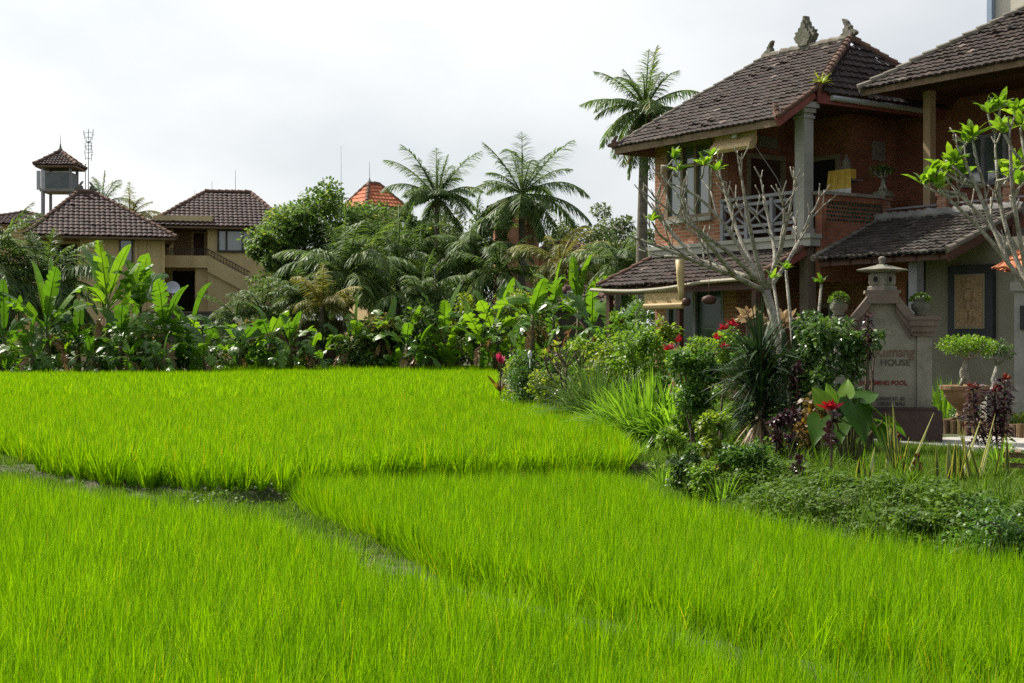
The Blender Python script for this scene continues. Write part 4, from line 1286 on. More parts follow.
def make_shrub(name, label, loc, H, Wd, mat, leafL, nleaf, cat="shrub", group=None, lw=.5, nclump=14, stems=5, base=.08, droop=.2, depth=None, part="foliage"):
    t = thing(name, label, cat, loc, 0, group)
    st = MB()
    clumps = []
    for i in range(nclump):
        a = rng.uniform(0, 2 * np.pi)
        rr = .5 * math.sqrt(rng.random())
        f = rng.uniform(base + .1, .88)
        c = np.array([Wd * rr * math.cos(a) * (1.1 - .45 * f), (depth or Wd) * rr * math.sin(a) * (1.1 - .45 * f), H * f])
        r_ = Wd * rng.uniform(.13, .22)
        clumps.append((c, (r_, r_, min(r_, H * .2))))
        if i < stems:
            limb(st, (rng.normal(0, .05 * Wd), rng.normal(0, .05 * Wd), -.06), c, .018, .008, .0, 5)
    st.build("stems", M['bark_brown'], t)
    fo = MB()
    leafy(fo, clumps, nleaf, leafL, leafL * lw, droop)
    fo.build(part, mat, t)
    return t

def make_palm(label, loc, H, F, nf, mat='palm', lean=(0, 0), droop=1.0, r=.16, group="coconut palms behind the paddies", dead=0, elev=(-25, 80), name="palm_tree", width=.075, nl=58, cocos=0):
    t = thing(name, label, "palm", loc, 0, group)
    tr = MB()
    n = 12
    s = np.linspace(0, 1, n)
    p = np.column_stack([lean[0] * s ** 1.6, lean[1] * s ** 1.6, -.2 + (H + .2) * s])
    tr.tube(p, r * (1.25 - .5 * s), 9)
    top = p[-1]
    tr.build("trunk", M['bark'], t, smooth=True)
    def fronds(az, el, L, mb, dr, stalk):
        m = 11
        d = np.array([math.cos(az) * math.cos(el), math.sin(az) * math.cos(el), math.sin(el)])
        P = np.array(top) + d * .1
        pts = [P]
        for k in range(m):
            P = P + d * (L / m)
            pts.append(P)
            d = d + np.array([0, 0, -1.0]) * (dr * (.04 + .26 * (k / m)))
            d /= np.linalg.norm(d)
        pts = np.array(pts)
        stalk.tube(pts, np.linspace(.045, .008, m + 1), 5, cap=False, rnd=.9)
        tt = np.linspace(.12, .99, nl)
        idx = tt * m
        i0 = np.clip(idx.astype(int), 0, m - 1)
        fr = (idx - i0)[:, None]
        base = pts[i0] * (1 - fr) + pts[i0 + 1] * fr
        T = pts[i0 + 1] - pts[i0]
        T /= np.linalg.norm(T, axis=1)[:, None]
        side = np.cross(T, np.array([0, 0, 1.0]))
        nrm_ = np.linalg.norm(side, axis=1)[:, None]
        side = np.where(nrm_ < .1, np.array([math.sin(az), -math.cos(az), 0]), side / (nrm_ + 1e-9))
        leafL = L * .29 * (np.sin(np.pi * np.clip(tt * .93 + .09, 0, 1)) ** .55) * rng.uniform(.85, 1.1, nl)
        tone = rng.normal(.45, .12)
        for sgn in (-1, 1):
            D = side * sgn + T * (.55 + .5 * tt)[:, None] + np.array([0, 0, -.45]) + rng.normal(0, .16, (nl, 3))
            mb.blades(base, D, leafL, width * (L / 3.5), 1.0 * dr + .2, np.clip(rng.normal(tone, .18, nl), 0, 1), 2, twist=.5)
    cr_, st_ = MB(), MB()
    nf = int(nf * 1.3)
    for i in range(nf):
        az = i * 2.39996 + rng.normal(0, .35)
        q = (i + .5) / nf
        el = R(elev[1] + (elev[0] - elev[1]) * q ** .8) + rng.normal(0, .17)
        fronds(az, el, F * rng.uniform(.68, 1.1) * (.8 if q < .12 else 1), cr_, droop * (.5 + 1.0 * q) * rng.uniform(.7, 1.35), cr_)
    cr_.build("crown", M[mat], t)
    if dead:
        de = MB()
        for i in range(dead):
            fronds(rng.uniform(0, 6.28), R(rng.uniform(-70, -45)), F * .75, de, .8, de)
        de.build("dead_fronds", M['dry'], t)
    if cocos:
        cc = MB()
        for i in range(cocos):
            a = rng.uniform(0, 6.28)
            cc.lathe([(.001, -.13), (.09, -.08), (.12, 0), (.09, .09), (.001, .13)], 9, top + np.array([.22 * math.cos(a), .22 * math.sin(a), -.25 - rng.uniform(0, .2)]))
        cc.build("coconuts", M['croton'], t, smooth=True)
    return t

def banana_leaf(mb, P, az, el, L, W, curl, tone, torn=.5, dry=False):
    m = 12
    d = np.array([math.cos(az) * math.cos(el), math.sin(az) * math.cos(el), math.sin(el)])
    P = np.array(P, float)
    pts, dirs = [P], [d]
    for k in range(m):
        P = P + d * (L / m)
        d = d + np.array([0, 0, -1.0]) * curl * (.03 + .2 * (k / m) ** 1.2)
        d /= np.linalg.norm(d)
        pts.append(P); dirs.append(d)
    pts = np.array(pts); dirs = np.array(dirs)
    mb.tube(pts, np.linspace(.03, .008, m + 1), 5, cap=False, rnd=min(.93, tone + .3))
    sidev = np.array([math.sin(az), -math.cos(az), 0.0])
    roll = rng.uniform(-.5, .5)
    fold0 = rng.uniform(.05, .5)
    for s in (-1, 1):
        sv = sidev * s
        off = 0.0
        for k in range(m):
            t0, t1 = k / m, (k + 1) / m
            if t0 < .12:
                continue
            w = lambda t: W * .5 * (max(0, math.sin(math.pi * (t - .1) / .92)) ** .5) * (1.0 if t < .99 else .25)
            if rng.random() < torn:
                off = rng.uniform(-.3, 1.0)
            ups = np.cross(sv, dirs[k]); 
            if ups[2] < 0: ups = -ups
            an = fold0 - off * 1.1 + roll * s
            v0 = sv * math.cos(an) + ups * math.sin(an)
            fwd = dirs[k] * (.06 * L)
            g = .045 if rng.random() < torn else 0
            a, b = pts[k], pts[k + 1]
            A0 = a + v0 * w(t0) + fwd + dirs[k] * g * L
            B0 = b + v0 * w(t1) + fwd
            md0, md1 = a + v0 * w(t0) * .5 + fwd * .5, b + v0 * w(t1) * .5 + fwd * .5
            sagv = np.array([0, 0, -.05 * W])
            mb.add([a, b, md1, md0, B0 + sagv, A0 + sagv], [np.array([(0, 1, 2, 3), (3, 2, 4, 5)])], float(np.clip(tone + rng.normal(0, .05), 0, .94)))

def make_banana(label, loc, H, nl=8, L=2.0, W=.5, tone=.5, curl=1.5, el=(-4, 82), dry=2, group="banana plants along the far side of the paddy", torn=.62, stem=True, yellow=0):
    t = thing("banana_plant", label, "banana plant", loc, 0, group)
    hs = max(.25, H - L * .82)
    st = MB()
    ln = rng.normal(0, .08, 2)
    st.tube([(0, 0, -.15), (ln[0] * .5, ln[1] * .5, hs * .5), (ln[0], ln[1], hs)], [.13 * min(1.2, H / 3), .1 * min(1.2, H / 3), .05], 10)
    st.build("stem", M['banana_stem'], t, smooth=True)
    lv = MB()
    for i in range(nl):
        az = i * 2.4 + rng.normal(0, .35)
        q = (i + .5) / nl
        e = R(el[1] + (el[0] - el[1]) * q + rng.normal(0, 8))
        banana_leaf(lv, (ln[0], ln[1], hs * (1 - .12 * q)), az, e, L * rng.uniform(.8, 1.1), W * rng.uniform(.8, 1.1), curl * (.5 + .9 * q) * rng.uniform(.7, 1.3), float(np.clip(rng.normal(tone, .16), .05, .95)), torn if q > .2 else .08)
    for i in range(yellow):
        banana_leaf(lv, (ln[0], ln[1], hs * .9), rng.uniform(0, 6.28), R(rng.uniform(0, 35)), L, W * .8, 1.2, 1.0, .6)
    for i in range(5):
        a_ = rng.uniform(0, 6.28)
        banana_leaf(lv, (.25 * math.cos(a_), .25 * math.sin(a_), rng.uniform(.1, .35)), a_, R(rng.uniform(35, 85)), min(1.9, H * .5) * rng.uniform(.7, 1.1), W * rng.uniform(.6, .9), curl * rng.uniform(.8, 1.6), float(np.clip(rng.normal(tone - .12, .16), .05, .9)), torn)
    lv.build("leaves", M['banana'], t)
    if dry:
        dl = MB()
        for i in range(dry):
            banana_leaf(dl, (ln[0], ln[1], hs * .85), rng.uniform(0, 6.28), R(rng.uniform(-50, -5)), L * .75, W * .5, 1.6, rng.uniform(.2, .8), .8)
        dl.build("dry_leaves", M['banana_dry'], t)
    return t

def make_blade_clump(name, label, loc, n, L, W, mat, spread=(15, 80), curve=.9, rbase=.12, cat="plant", group=None, z0=0.0, zspan=0.0, part="blades", stem=None, twist=.4, nseg=5):
    t = thing(name, label, cat, loc, 0, group)
    mb = MB()
    az = rng.uniform(0, 2 * np.pi, n)
    el = np.radians(rng.uniform(spread[0], spread[1], n))
    D = np.column_stack([np.cos(az) * np.cos(el), np.sin(az) * np.cos(el), np.sin(el)])
    rr = rbase * np.sqrt(rng.random(n))
    B = np.column_stack([np.cos(az) * rr, np.sin(az) * rr, z0 + zspan * rng.random(n)])
    mb.blades(B, D, L * rng.uniform(.7, 1.15, n), W * rng.uniform(.7, 1.2, n), curve * rng.uniform(.6, 1.4, n), np.clip(rng.normal(.5, .22, n), 0, 1), nseg, twist=twist)
    mb.build(part, M[mat], t)
    if stem:
        s = MB(); s.tube([(0, 0, -.1), (.02, 0, z0 + zspan)], [stem, stem * .7], 8); s.build("stem", M['bark_brown'], t)
    return t
# ------------------------------------------------------------------ rice, grass and ground cover (nobody could count it)
def scatter(name, label, cat, pts, scl, protos, mat_tilt=0.1):
    """one object: clumps of blades set out on the given points"""
    pc = bpy.data.collections.new(name + " clumps")
    for p in protos:
        pc.objects.link(p)
    me = bpy.data.meshes.new(name)
    me.vertices.add(len(pts))
    me.vertices.foreach_set("co", np.asarray(pts, np.float32).ravel())
    a = me.attributes.new("scl", 'FLOAT', 'POINT')
    a.data.foreach_set("value", np.asarray(scl, np.float32))
    o = bpy.data.objects.new(name, me)
    COL.objects.link(o)
    ng = bpy.data.node_groups.new(name + " planting", 'GeometryNodeTree')
    ng.interface.new_socket("Geometry", in_out='INPUT', socket_type='NodeSocketGeometry')
    ng.interface.new_socket("Geometry", in_out='OUTPUT', socket_type='NodeSocketGeometry')
    n, l = ng.nodes, ng.links
    gi, go = n.new("NodeGroupInput"), n.new("NodeGroupOutput")
    ip = n.new("GeometryNodeInstanceOnPoints")
    ci = n.new("GeometryNodeCollectionInfo")
    ci.inputs["Collection"].default_value = pc
    ci.inputs["Separate Children"].default_value = True
    ci.inputs["Reset Children"].default_value = True
    rv = n.new("FunctionNodeRandomValue")
    rv.data_type = 'FLOAT_VECTOR'
    rv.inputs["Min"].default_value = (-mat_tilt, -mat_tilt, 0)
    rv.inputs["Max"].default_value = (mat_tilt, mat_tilt, 6.283)
    na = n.new("GeometryNodeInputNamedAttribute")
    na.data_type = 'FLOAT'
    na.inputs["Name"].default_value = "scl"
    l.new(gi.outputs[0], ip.inputs["Points"])
    l.new(ci.outputs[0], ip.inputs["Instance"])
    ip.inputs["Pick Instance"].default_value = True
    l.new(rv.outputs["Value"], ip.inputs["Rotation"])
    l.new(na.outputs["Attribute"], ip.inputs["Scale"])
    l.new(ip.outputs["Instances"], go.inputs[0])
    md = o.modifiers.new("planting", 'NODES')
    md.node_group = ng
    return tag(o, label, cat, kind="stuff")

def rice_clump(nb, W, seed, L=(.27, .50), spread=(56, 89), rb=.065):
    mb = MB()
    az = rng.uniform(0, 6.283, nb)
    el = np.radians(rng.uniform(spread[0], spread[1], nb))
    D = np.column_stack([np.cos(az) * np.cos(el), np.sin(az) * np.cos(el), np.sin(el)])
    rr = rb * np.sqrt(rng.random(nb))
    B = np.column_stack([np.cos(az) * rr, np.sin(az) * rr, np.full(nb, -.04)])
    tone = rng.normal(.5, .07)
    r = np.clip(rng.normal(tone, .27, nb), 0, .95)
    r[rng.random(nb) < .022] = 1.0
    mb.blades(B, D, rng.uniform(L[0], L[1], nb) + .04, W * rng.uniform(.75, 1.2, nb), rng.uniform(.05, .8, nb), r, 3, twist=.6)
    return mb.build("rice_clump", M['rice'], link=False)

def planted(poly, step, jit, bound=None, zf=0.0, margin=.05, rot=.25):
    P = np.array(poly)
    lo, hi = P.min(0), P.max(0)
    c = (lo + hi) / 2
    r_ = np.linalg.norm(hi - lo) / 2
    g = np.arange(-r_, r_, step)
    X, Y = np.meshgrid(g, g)
    q = np.stack([X.ravel(), Y.ravel()], 1)
    q = q @ np.array([[math.cos(rot), -math.sin(rot)], [math.sin(rot), math.cos(rot)]]) + c
    q = q + rng.normal(0, jit, q.shape)
    k = inside(q, poly)
    q = q[k]
    if bound is not None:
        q = q[bound(q)]
    sd = seg_dist(q, poly)
    q, sd = q[sd > margin], sd[sd > margin]
    return np.column_stack([q, np.full(len(q), zf)])

def in_view(q, m=1.2):
    """what the photograph could see, with room for a step to the side"""
    return (np.abs(q[:, 0]) < q[:, 1] * .40 + m + 1.5) & (q[:, 1] > 2.6)

def hscale(pts, lo=.86, hi=1.1):
    v = np.array([noise.noise(Vector((p[0] * .5, p[1] * .5, 3))) for p in pts]) * .10
    return 1.0 + v + rng.normal(0, .06, len(pts))

near = [rice_clump(104, .0082, i, rb=.055) for i in range(8)]
mid = [rice_clump(72, .0125, i) for i in range(6)]
far = [rice_clump(34, .024, i, rb=.12) for i in range(5)]
for poly, protos, step, zf, lb, rot in (
        (FIELD_A, near, .165, -.10, "bright green young rice filling the foreground paddy", .3),
        (FIELD_B, near, .165, -.10, "bright green young rice in the wedge shaped paddy beside the garden bank", -.55),
        (FIELD_C, mid, .19, .10, "bright green young rice in the paddy beyond the grassy bund", .15),
        (FIELD_D, far, .27, .20, "bright green young rice in the far paddy before the banana plants", .1),
        (FIELD_E, far, .27, .30, "strip of bright green young rice below the garden wall", .1)):
    p = planted(poly, step, step * .22, in_view, zf, rot=rot)
    scatter("rice", lb, "rice", p, hscale(p) * 0.95, protos, .10)

# grass on the bunds and the garden bank
def grass_clump(nb, L, W):
    mb = MB()
    az = rng.uniform(0, 6.283, nb)
    el = np.radians(rng.uniform(35, 88, nb))
    D = np.column_stack([np.cos(az) * np.cos(el), np.sin(az) * np.cos(el), np.sin(el)])
    B = np.column_stack([rng.normal(0, .045, nb), rng.normal(0, .045, nb), np.full(nb, -.015)])
    mb.blades(B, D, L * rng.uniform(.5, 1.2, nb), W, rng.uniform(.3, 1.4, nb), np.clip(rng.normal(.45, .25, nb), 0, 1), 2, twist=.6)
    return mb.build("grass_clump", M['grass'], link=False)
gcl = [grass_clump(24, .125, .008) for i in range(6)]
q = np.column_stack([rng.uniform(-13, 8, 90000), rng.uniform(4, 36, 90000)])
q = q[in_view(q)]
ins = np.zeros(len(q), bool)
for poly in (FIELD_A, FIELD_B, FIELD_C, FIELD_D):
    ins |= inside(q, poly)
q = q[~ins]
exq = np.interp(q[:, 1], EY, EX)
keep = (q[:, 0] < exq + 4.2) & (rng.random(len(q)) < np.where(q[:, 1] > 22, .45, .9))
lq = np.array([(HM.inverted() @ Vector((a, b, GZ)))[:2] for a, b in q])
keep &= ~((lq[:, 1] > -7.35) & (lq[:, 0] > 7.0))
bare = np.array([noise.noise(Vector((a * 1.3, b * 1.3, 9))) for a, b in q])
keep &= (bare > -.42)
low = (q[:, 1] < 11.6) & (q[:, 0] < exq - .45)
keep &= ~(low & (rng.random(len(q)) < .45))
q, low = q[keep], low[keep]
scatter("grass", "short rough grass on the bunds and the garden bank", "grass", np.column_stack([q, ground_z(q)]), rng.uniform(.5, 1.25, len(q)) * np.where(low, .55, 1.0), gcl, .2)

# leafy ground cover hanging over the bank in front of the sign
mb = MB()
def cover_band(n, y0, y1, s0, s1, h, L=.06, thick=.35):
    y = rng.uniform(y0, y1, n)
    s = rng.uniform(s0, s1, n)
    x = np.interp(y, EY, EX) + s
    P = np.column_stack([x, y])
    nz_ = np.array([noise.noise(Vector((a * 1.5, b * 1.5, 5))) + .5 * noise.noise(Vector((a * 4, b * 4, 1))) for a, b in P])
    fall = np.clip((s - s0) / .3, 0, 1) * np.clip((s1 - s) / .4, 0, 1)
    ok = nz_ > -.35
    hh = h * fall * (.55 + .8 * nz_)
    z = ground_z(P) + np.maximum(.01, hh) * (1 - thick * rng.random(n) ** 2)
    D = rvec(n); D[:, 2] = np.abs(D[:, 2]) * .4
    N = rvec(n) * .5 + np.array([0, 0, 1.0])
    P3 = np.column_stack([P, z])[ok]
    mb.leaves(P3, D[ok], N[ok], L * rng.uniform(.6, 1.3, ok.sum()), L * .6 * rng.uniform(.7, 1.2, ok.sum()), .3, np.clip(rng.normal(.45 + .25 * nz_[ok], .2), 0, 1))
cover_band(9000, 11.2, 16.6, .12, 1.55, .28)
cover_band(4500, 8.6, 11.6, .10, 1.6, .30)
cover_band(2500, 16, 31, .5, 1.6, .25, .07)
tag(mb.build("ground_cover", M['cover']), "low leafy ground cover spilling down the garden bank to the paddy edge", "ground cover", kind="stuff")
wcl = [grass_clump(16, .26, .011) for i in range(5)]
n = 420
y_ = rng.uniform(8.8, 20, n); x_ = np.interp(y_, EY, EX) + rng.uniform(.05, 1.9, n)
q = np.column_stack([x_, y_])
scatter("grass", "taller weedy grass poking through the ground cover on the bank", "grass", np.column_stack([q, ground_z(q)]), rng.uniform(.6, 1.4, n), wcl, .25)
# green on the little bund corner
mb = MB()
n = 900
P = np.column_stack([rng.normal(-2.9, .35, n), rng.normal(15.5, .3, n)])
mb.leaves(np.column_stack([P, ground_z(P) + rng.uniform(0, .1, n)]), rvec(n), rvec(n) + (0, 0, 1), .05, .03, rnd=rng.random(n))
tag(mb.build("bund_weeds", M['cover']), "small leafy weeds round the water outlet on the bund", "weeds", kind="stuff")

# ------------------------------------------------------------------ far houses
def hip_roof(parent, x0, x1, y0, y1, z0, rx0, rx1, zr, mat, tw=.3, rl=.4, cap='cap_red', name="roof"):
    """a hipped roof: eaves rectangle and ridge from rx0 to rx1 at mid depth"""
    ym = (y0 + y1) / 2
    rf = MB()
    run, rise = ym - y0, zr - z0
    L = math.hypot(run, rise)
    tile_plane(rf, (0, y0, z0), (1, 0, 0), (0, run / L, rise / L), lambda s: (x0 + (rx0 - x0) * s / L, x1 + (rx1 - x1) * s / L), L, tw, rl, .05, .05)
    tile_plane(rf, (0, y1, z0), (-1, 0, 0), (0, -run / L, rise / L), lambda s: (-(x1 + (rx1 - x1) * s / L), -(x0 + (rx0 - x0) * s / L)), L, tw, rl, .05, .05)
    for xe, xr, sg in ((x0, rx0, 1), (x1, rx1, -1)):
        r_ = abs(xr - xe)
        l_h = math.hypot(r_, rise)
        if sg == 1:
            tile_plane(rf, (xe, 0, z0), (0, -1, 0), (r_ / l_h, 0, rise / l_h), lambda s: (-(y1 + (ym - y1) * s / l_h), -(y0 + (ym - y0) * s / l_h)), l_h, tw, rl, .05, .05)
        else:
            tile_plane(rf, (xe, 0, z0), (0, 1, 0), (-r_ / l_h, 0, rise / l_h), lambda s: (y0 + (ym - y0) * s / l_h, y1 + (ym - y1) * s / l_h), l_h, tw, rl, .05, .05)
    r = rf.build(name, mat, parent)
    cp = MB()
    for a, b in (((x0, y0, z0), (rx0, ym, zr)), ((x1, y0, z0), (rx1, ym, zr)), ((x0, y1, z0), (rx0, ym, zr)), ((x1, y1, z0), (rx1, ym, zr))):
        cap_line(cp, a, b, .13, .45)
    if rx1 - rx0 > .2:
        cap_line(cp, (rx0, ym, zr), (rx1, ym, zr), .16, .45)
    cp.build("ridge_cap", M[cap], r)
    mb = MB()
    mb.box(x0 + .05, x1 - .05, y0 + .05, y1 - .05, z0 - .16, z0 - .03)
    mb.build("eave_board", M['fascia'], r)
    return r

# the tan house with the outside stair
s9 = 90 / FPX
hx = (210 - 512) / FPX * 90
TH = thing("tan_house", "tan two storey house with outside stair, balcony and large curtained window", "house", (hx, 90, .3), R(13))
zz = lambda py: up(py, 90) - .3
mb = MB()
mb.box(-.15, 3.35, 0, 7, 0, zz(226))
mb.box(3.352, 5.7, .6, 7, 0, zz(240))
mb.box(-3.3, -.152, 2.0, 7, 0, zz(226))
mb.box(-3.3, -.152, .05, 2.0, zz(268), zz(262))
mb.box(-.9, -.152, .1, 1.99, 0, zz(268) - .01)
mb.build("wall", M['tan'], TH)
for q_ in ((-3.5, 0.15, -.5, 1.9, zz(225), zz(217)), (3.36, 5.9, .3, .6, zz(269), zz(264))):
    mb = MB(); mb.box(*q_); mb.build("beam", M['tan_trim'], TH)
mb = MB()
mb.box(-2.9, -.15, -.25, -.1, zz(268), zz(256))
mb.box(-3.05, -2.9, -.25, 2.0, zz(268), zz(256))
bp_ = mb.build("balcony_wall", M['tan'], TH)
mb = MB()
mb.tube([(-2.4, -.17, zz(249.5)), (-.1, -.17, zz(249.5))], .03, 6); mb.tube([(-2.4, -.17, zz(252)), (-.1, -.17, zz(252))], .02, 6)
for k in range(15):
    mb.tube([(-2.4 + k * .164, -.17, zz(256)), (-2.4 + k * .164, -.17, zz(249.5))], .018, 5)
a, b = np.array((-.1, -.17, zz(249.5))), np.array((2.5, -.17, zz(272)))
mb.tube([a, b], .03, 6); mb.tube([a - (0, 0, .3), b - (0, 0, .3)], .02, 6)
for k in range(1, 14):
    p = a + (b - a) * k / 14
    mb.tube([p, p - (0, 0, .42)], .018, 5)
mb.build("railing", M['rail_dark'], TH)
mb = MB()
mb.prism([(-.15, zz(256)), (2.6, zz(279)), (2.6, zz(290)), (2.0, zz(290)), (-.15, zz(272))], (0, -.18, 0), (1, 0, 0), (0, 0, 1), (0, 1, 0), .2)
mb.prism([(-.15, zz(260)), (2.3, zz(281)), (2.3, 0), (-.15, 0)], (0, .0 - .04, 0), (1, 0, 0), (0, 0, 1), (0, 1, 0), .06)
mb.build("staircase", M['tan_trim'], TH)
w = window(TH, .45, 2.65, -.13, zz(252), zz(229.5), (0.03, .26, .72, .97), (0.04, .97), .13, M['rail_dark'], M['curtain_glass'], depth=.2)
mb = MB(); mb.box(-1.0, -.35, 1.95, 1.99, zz(262), zz(231)); mb.build("door", M['wood_dark'], TH)
mb = MB(); mb.box(-2.2, -1.15, 1.93, 1.99, zz(256), zz(230)); mb.build("wooden_panel", M['shutter'], TH)
mb = MB(); mb.box(-2.5, -2.25, .3, .55, zz(262), zz(225)); mb.build("column", M['tan_trim'], TH)
mb = MB(); mb.box(-2.3, -.95, 1.95, 1.99, 0, zz(270)); mb.build("opening_shade", M['dark'], TH)  # dark sheet on the wall paints the shade of the lower opening
hip_roof(TH, -3.9, 5.1, -.9, 7.6, zz(227), -.25, 2.7, zz(186.5), M['tile_far'])
for (px_, top, dd) in ((229.5, 166, 92), (205.5, 178, 92), (188, 187, 93)):
    mb = MB(); h = (196 - top) / FPX * dd + 2
    mb.tube([(0, 0, 0), (0, 0, h)], [.035, .012], 6); mb.lathe([(.05, 0), (.07, .1), (.04, .22)], 8)
    z0 = up(196, dd) - 2.0
    tag(mb.build("lightning_rod", M['metal'], None, ((px_ - 512) / FPX * dd, dd + 2, z0)), {229.5: "tallest thin lightning rod over the tan house ridge", 205.5: "middle thin rod over the tan house roof", 188: "shortest thin rod at the tan house's lower roof end"}[px_], "rod", "lightning rods on the tan house roof")
# satellite dish by the stair
sd_ = thing("satellite_dish", "weathered satellite dish above the banana leaves before the tan house", "dish", ((173 - 512) / FPX * 84, 84, .3))
mb = MB(); mb.tube([(0, 0, 0), (0, 0, 4.6)], .05, 8); mb.build("pole", M['metal'], sd_)
mb = MB(); r_ = np.linspace(0.02, .42, 6)
mb.lathe([(a, a * a * .5) for a in r_] + [(a, a * a * .5 + .015) for a in r_[::-1]], 20)
o = mb.build("bowl", M['metal'], sd_, (0, -.1, 4.6)); o.rotation_euler = (R(60), 0, R(20))

# the house with the tall brown roof
hx = (101 - 512) / FPX * 85
BH = thing("tan_house", "tan house under a steep brown hipped roof behind the banana plants", "house", (hx, 85, .3), R(17))
zz = lambda py: up(py, 85) - .3
mb = MB()
mb.box(-1.2, 3.7, 0, 7, 0, zz(237)); mb.box(-4.0, -1.2, 1.8, 7, 0, zz(237))
for x in (-.1, 1.95, 2.45, 3.55):
    mb.box(x, x + .16, -.07, 0.0, 0, zz(238))
mb.build("wall", M['tan'], BH)
w = window(BH, 1.05, 1.85, -.13, zz(262), zz(238.5), (0.06, .94), (0.04, .97), .09, M['rail_dark'], M['curtain_glass'])
mb = MB(); mb.box(-3.5, -1.4, 1.75, 1.79, 1, zz(243)); mb.build("opening_shade", M['dark'], BH)  # dark sheet gives the veranda recess its painted shade
hip_roof(BH, -4.3, 4.35, -1.0, 7.8, zz(237), -1.3, -.4, zz(187), M['tile_far'])
for x_, h_, s_ in ((-1.2, .6, 1), (-.45, .55, -1)):
    f = MB(); finial(f, (x_, 3.4, zz(187) + .1), h_, 'horn', (s_, 0, 0)); f.build("finial", M['stone_mossy'], BH)
# small roof further left
SH = thing("small_house", "small brown hipped roof showing behind the palm fronds at the field's far corner", "house", ((25 - 512) / FPX * 98, 98, .3), R(10))
zz = lambda py: up(py, 98) - .3
mb = MB(); mb.box(-3, 3, -3, 3, 0, zz(229)); mb.build("wall", M['tan'], SH)
hip_roof(SH, -3.6, 3.6, -3.6, 3.6, zz(228), -.3, .3, zz(213), M['tile_far'])

# water tower pavilion
TW = thing("tower_pavilion", "slim lookout tower with a small pyramid roof and grey parapet", "tower", ((60.5 - 512) / FPX * 92, 92, .3), R(3))
zz = lambda py: up(py, 92) - .3
for sx in (-.85, .85):
    for sy in (-.85, .85):
        mb = MB(); mb.box(sx - .08, sx + .08, sy - .08, sy + .08, 0, zz(166)); mb.build("post", M['rail_grey'], TW)
mb = MB(); mb.box(-1.05, 1.05, -1.05, 1.05, zz(193), zz(190)); mb.build("floor", M['concrete'], TW)
mb = MB()
for a in range(4):
    m_ = Matrix.Rotation(a * math.pi / 2, 4, 'Z')
    mb.box(-.84, .84, -.9, -.86, zz(190), zz(173.5), mat=m_)
mb.build("parapet", M['tower_panel'], TW)
r = hip_roof(TW, -1.33, 1.33, -1.33, 1.33, zz(167), -.03, .03, zz(151.5), M['tile_far'], .2, .25)
mb = MB(); mb.lathe([(.12, 0), (.16, .12), (.08, .22), (.05, .4), (.02, .55)], 8, (0, 0, zz(151.5))); mb.tube([(0, 0, zz(148)), (0, 0, zz(135))], [.03, .01], 6); mb.build("finial", M['stone'], TW)
# cell panel antenna on its pole
AN = thing("panel_antenna", "pale panel antenna on a slim pole beside the lookout tower", "antenna", ((41 - 512) / FPX * 90, 90, .3))
zz = lambda py: up(py, 90) - .3
mb = MB(); mb.tube([(.06, 0, 0), (.06, 0, zz(169))], .06, 8); mb.build("pole", M['metal'], AN)
for dx in (-.1, .2):
    mb = MB(); mb.box(dx - .11, dx + .11, -.2, -.08, zz(190), zz(171)); mb.box(dx - .05, dx + .05, -.08, .02, zz(186), zz(185)); mb.build("panel", M['metal'], AN)
# radio mast
MA = thing("radio_mast", "thin radio mast with small aerials rising behind the brown roof", "mast", ((88.5 - 512) / FPX * 95, 95, .3))
zz = lambda py: up(py, 95) - .3
mb = MB(); mb.tube([(0, 0, 0), (0, 0, zz(129))], [.06, .025], 6); mb.tube([(-.2, 0, 8), (-.2, 0, zz(165))], [.035, .03], 6)
mb.build("pole", M['metal'], MA)
mb = MB()
for py in (133, 137, 141, 146, 149, 153, 158):
    w_ = rng.uniform(.1, .32)
    mb.tube([(-w_, 0, zz(py)), (w_, 0, zz(py) + rng.uniform(-.1, .1))], .022, 5)
    mb.tube([(w_, 0, zz(py) - .2), (w_, 0, zz(py) + .25)], .022, 5)
    mb.tube([(-w_, 0, zz(py) - .15), (-w_, 0, zz(py) + .2)], .022, 5)
mb.lathe([(.001, -.12), (.1, -.05), (.12, 0), (.1, .05), (.001, .12)], 8, (0, 0, zz(142)))
mb.lathe([(.001, -.09), (.09, 0), (.001, .09)], 8, (-.2, 0, zz(164)))
mb.build("aerials", M['metal'], MA)
# orange roof house
OH = thing("orange_roof_house", "house with a bright orange tiled roof showing above the trees", "house", ((374 - 512) / FPX * 108, 108, .3), R(38))
zz = lambda py: up(py, 108) - .3
mb = MB(); mb.box(-1.5, 1.5, -1.5, 1.5, 0, zz(209)); mb.build("wall", M['tan'], OH)
hip_roof(OH, -1.8, 1.8, -1.8, 1.8, zz(208), -.5, .5, zz(184), M['tile_orange'], .3, .4, 'cap_red')
mb = MB(); mb.lathe([(.1, 0), (.14, .15), (.05, .4)], 8, (-.4, 0, zz(184))); mb.tube([(-.4, 0, zz(183)), (-.4, 0, zz(162))], [.03, .012], 6); mb.build("lightning_rod", M['metal'], OH)
mb = MB(); mb.tube([(0, 0, -9), (0, 0, 4)], [.05, .01], 6); mb.lathe([(.04, 0), (.05, .1), (.02, .2)], 6)
tag(mb.build("lightning_rod", M['metal'], None, ((338 - 512) / FPX * 108, 110, up(195, 108))), "thin rod rising over the dense leafy tree", "rod")
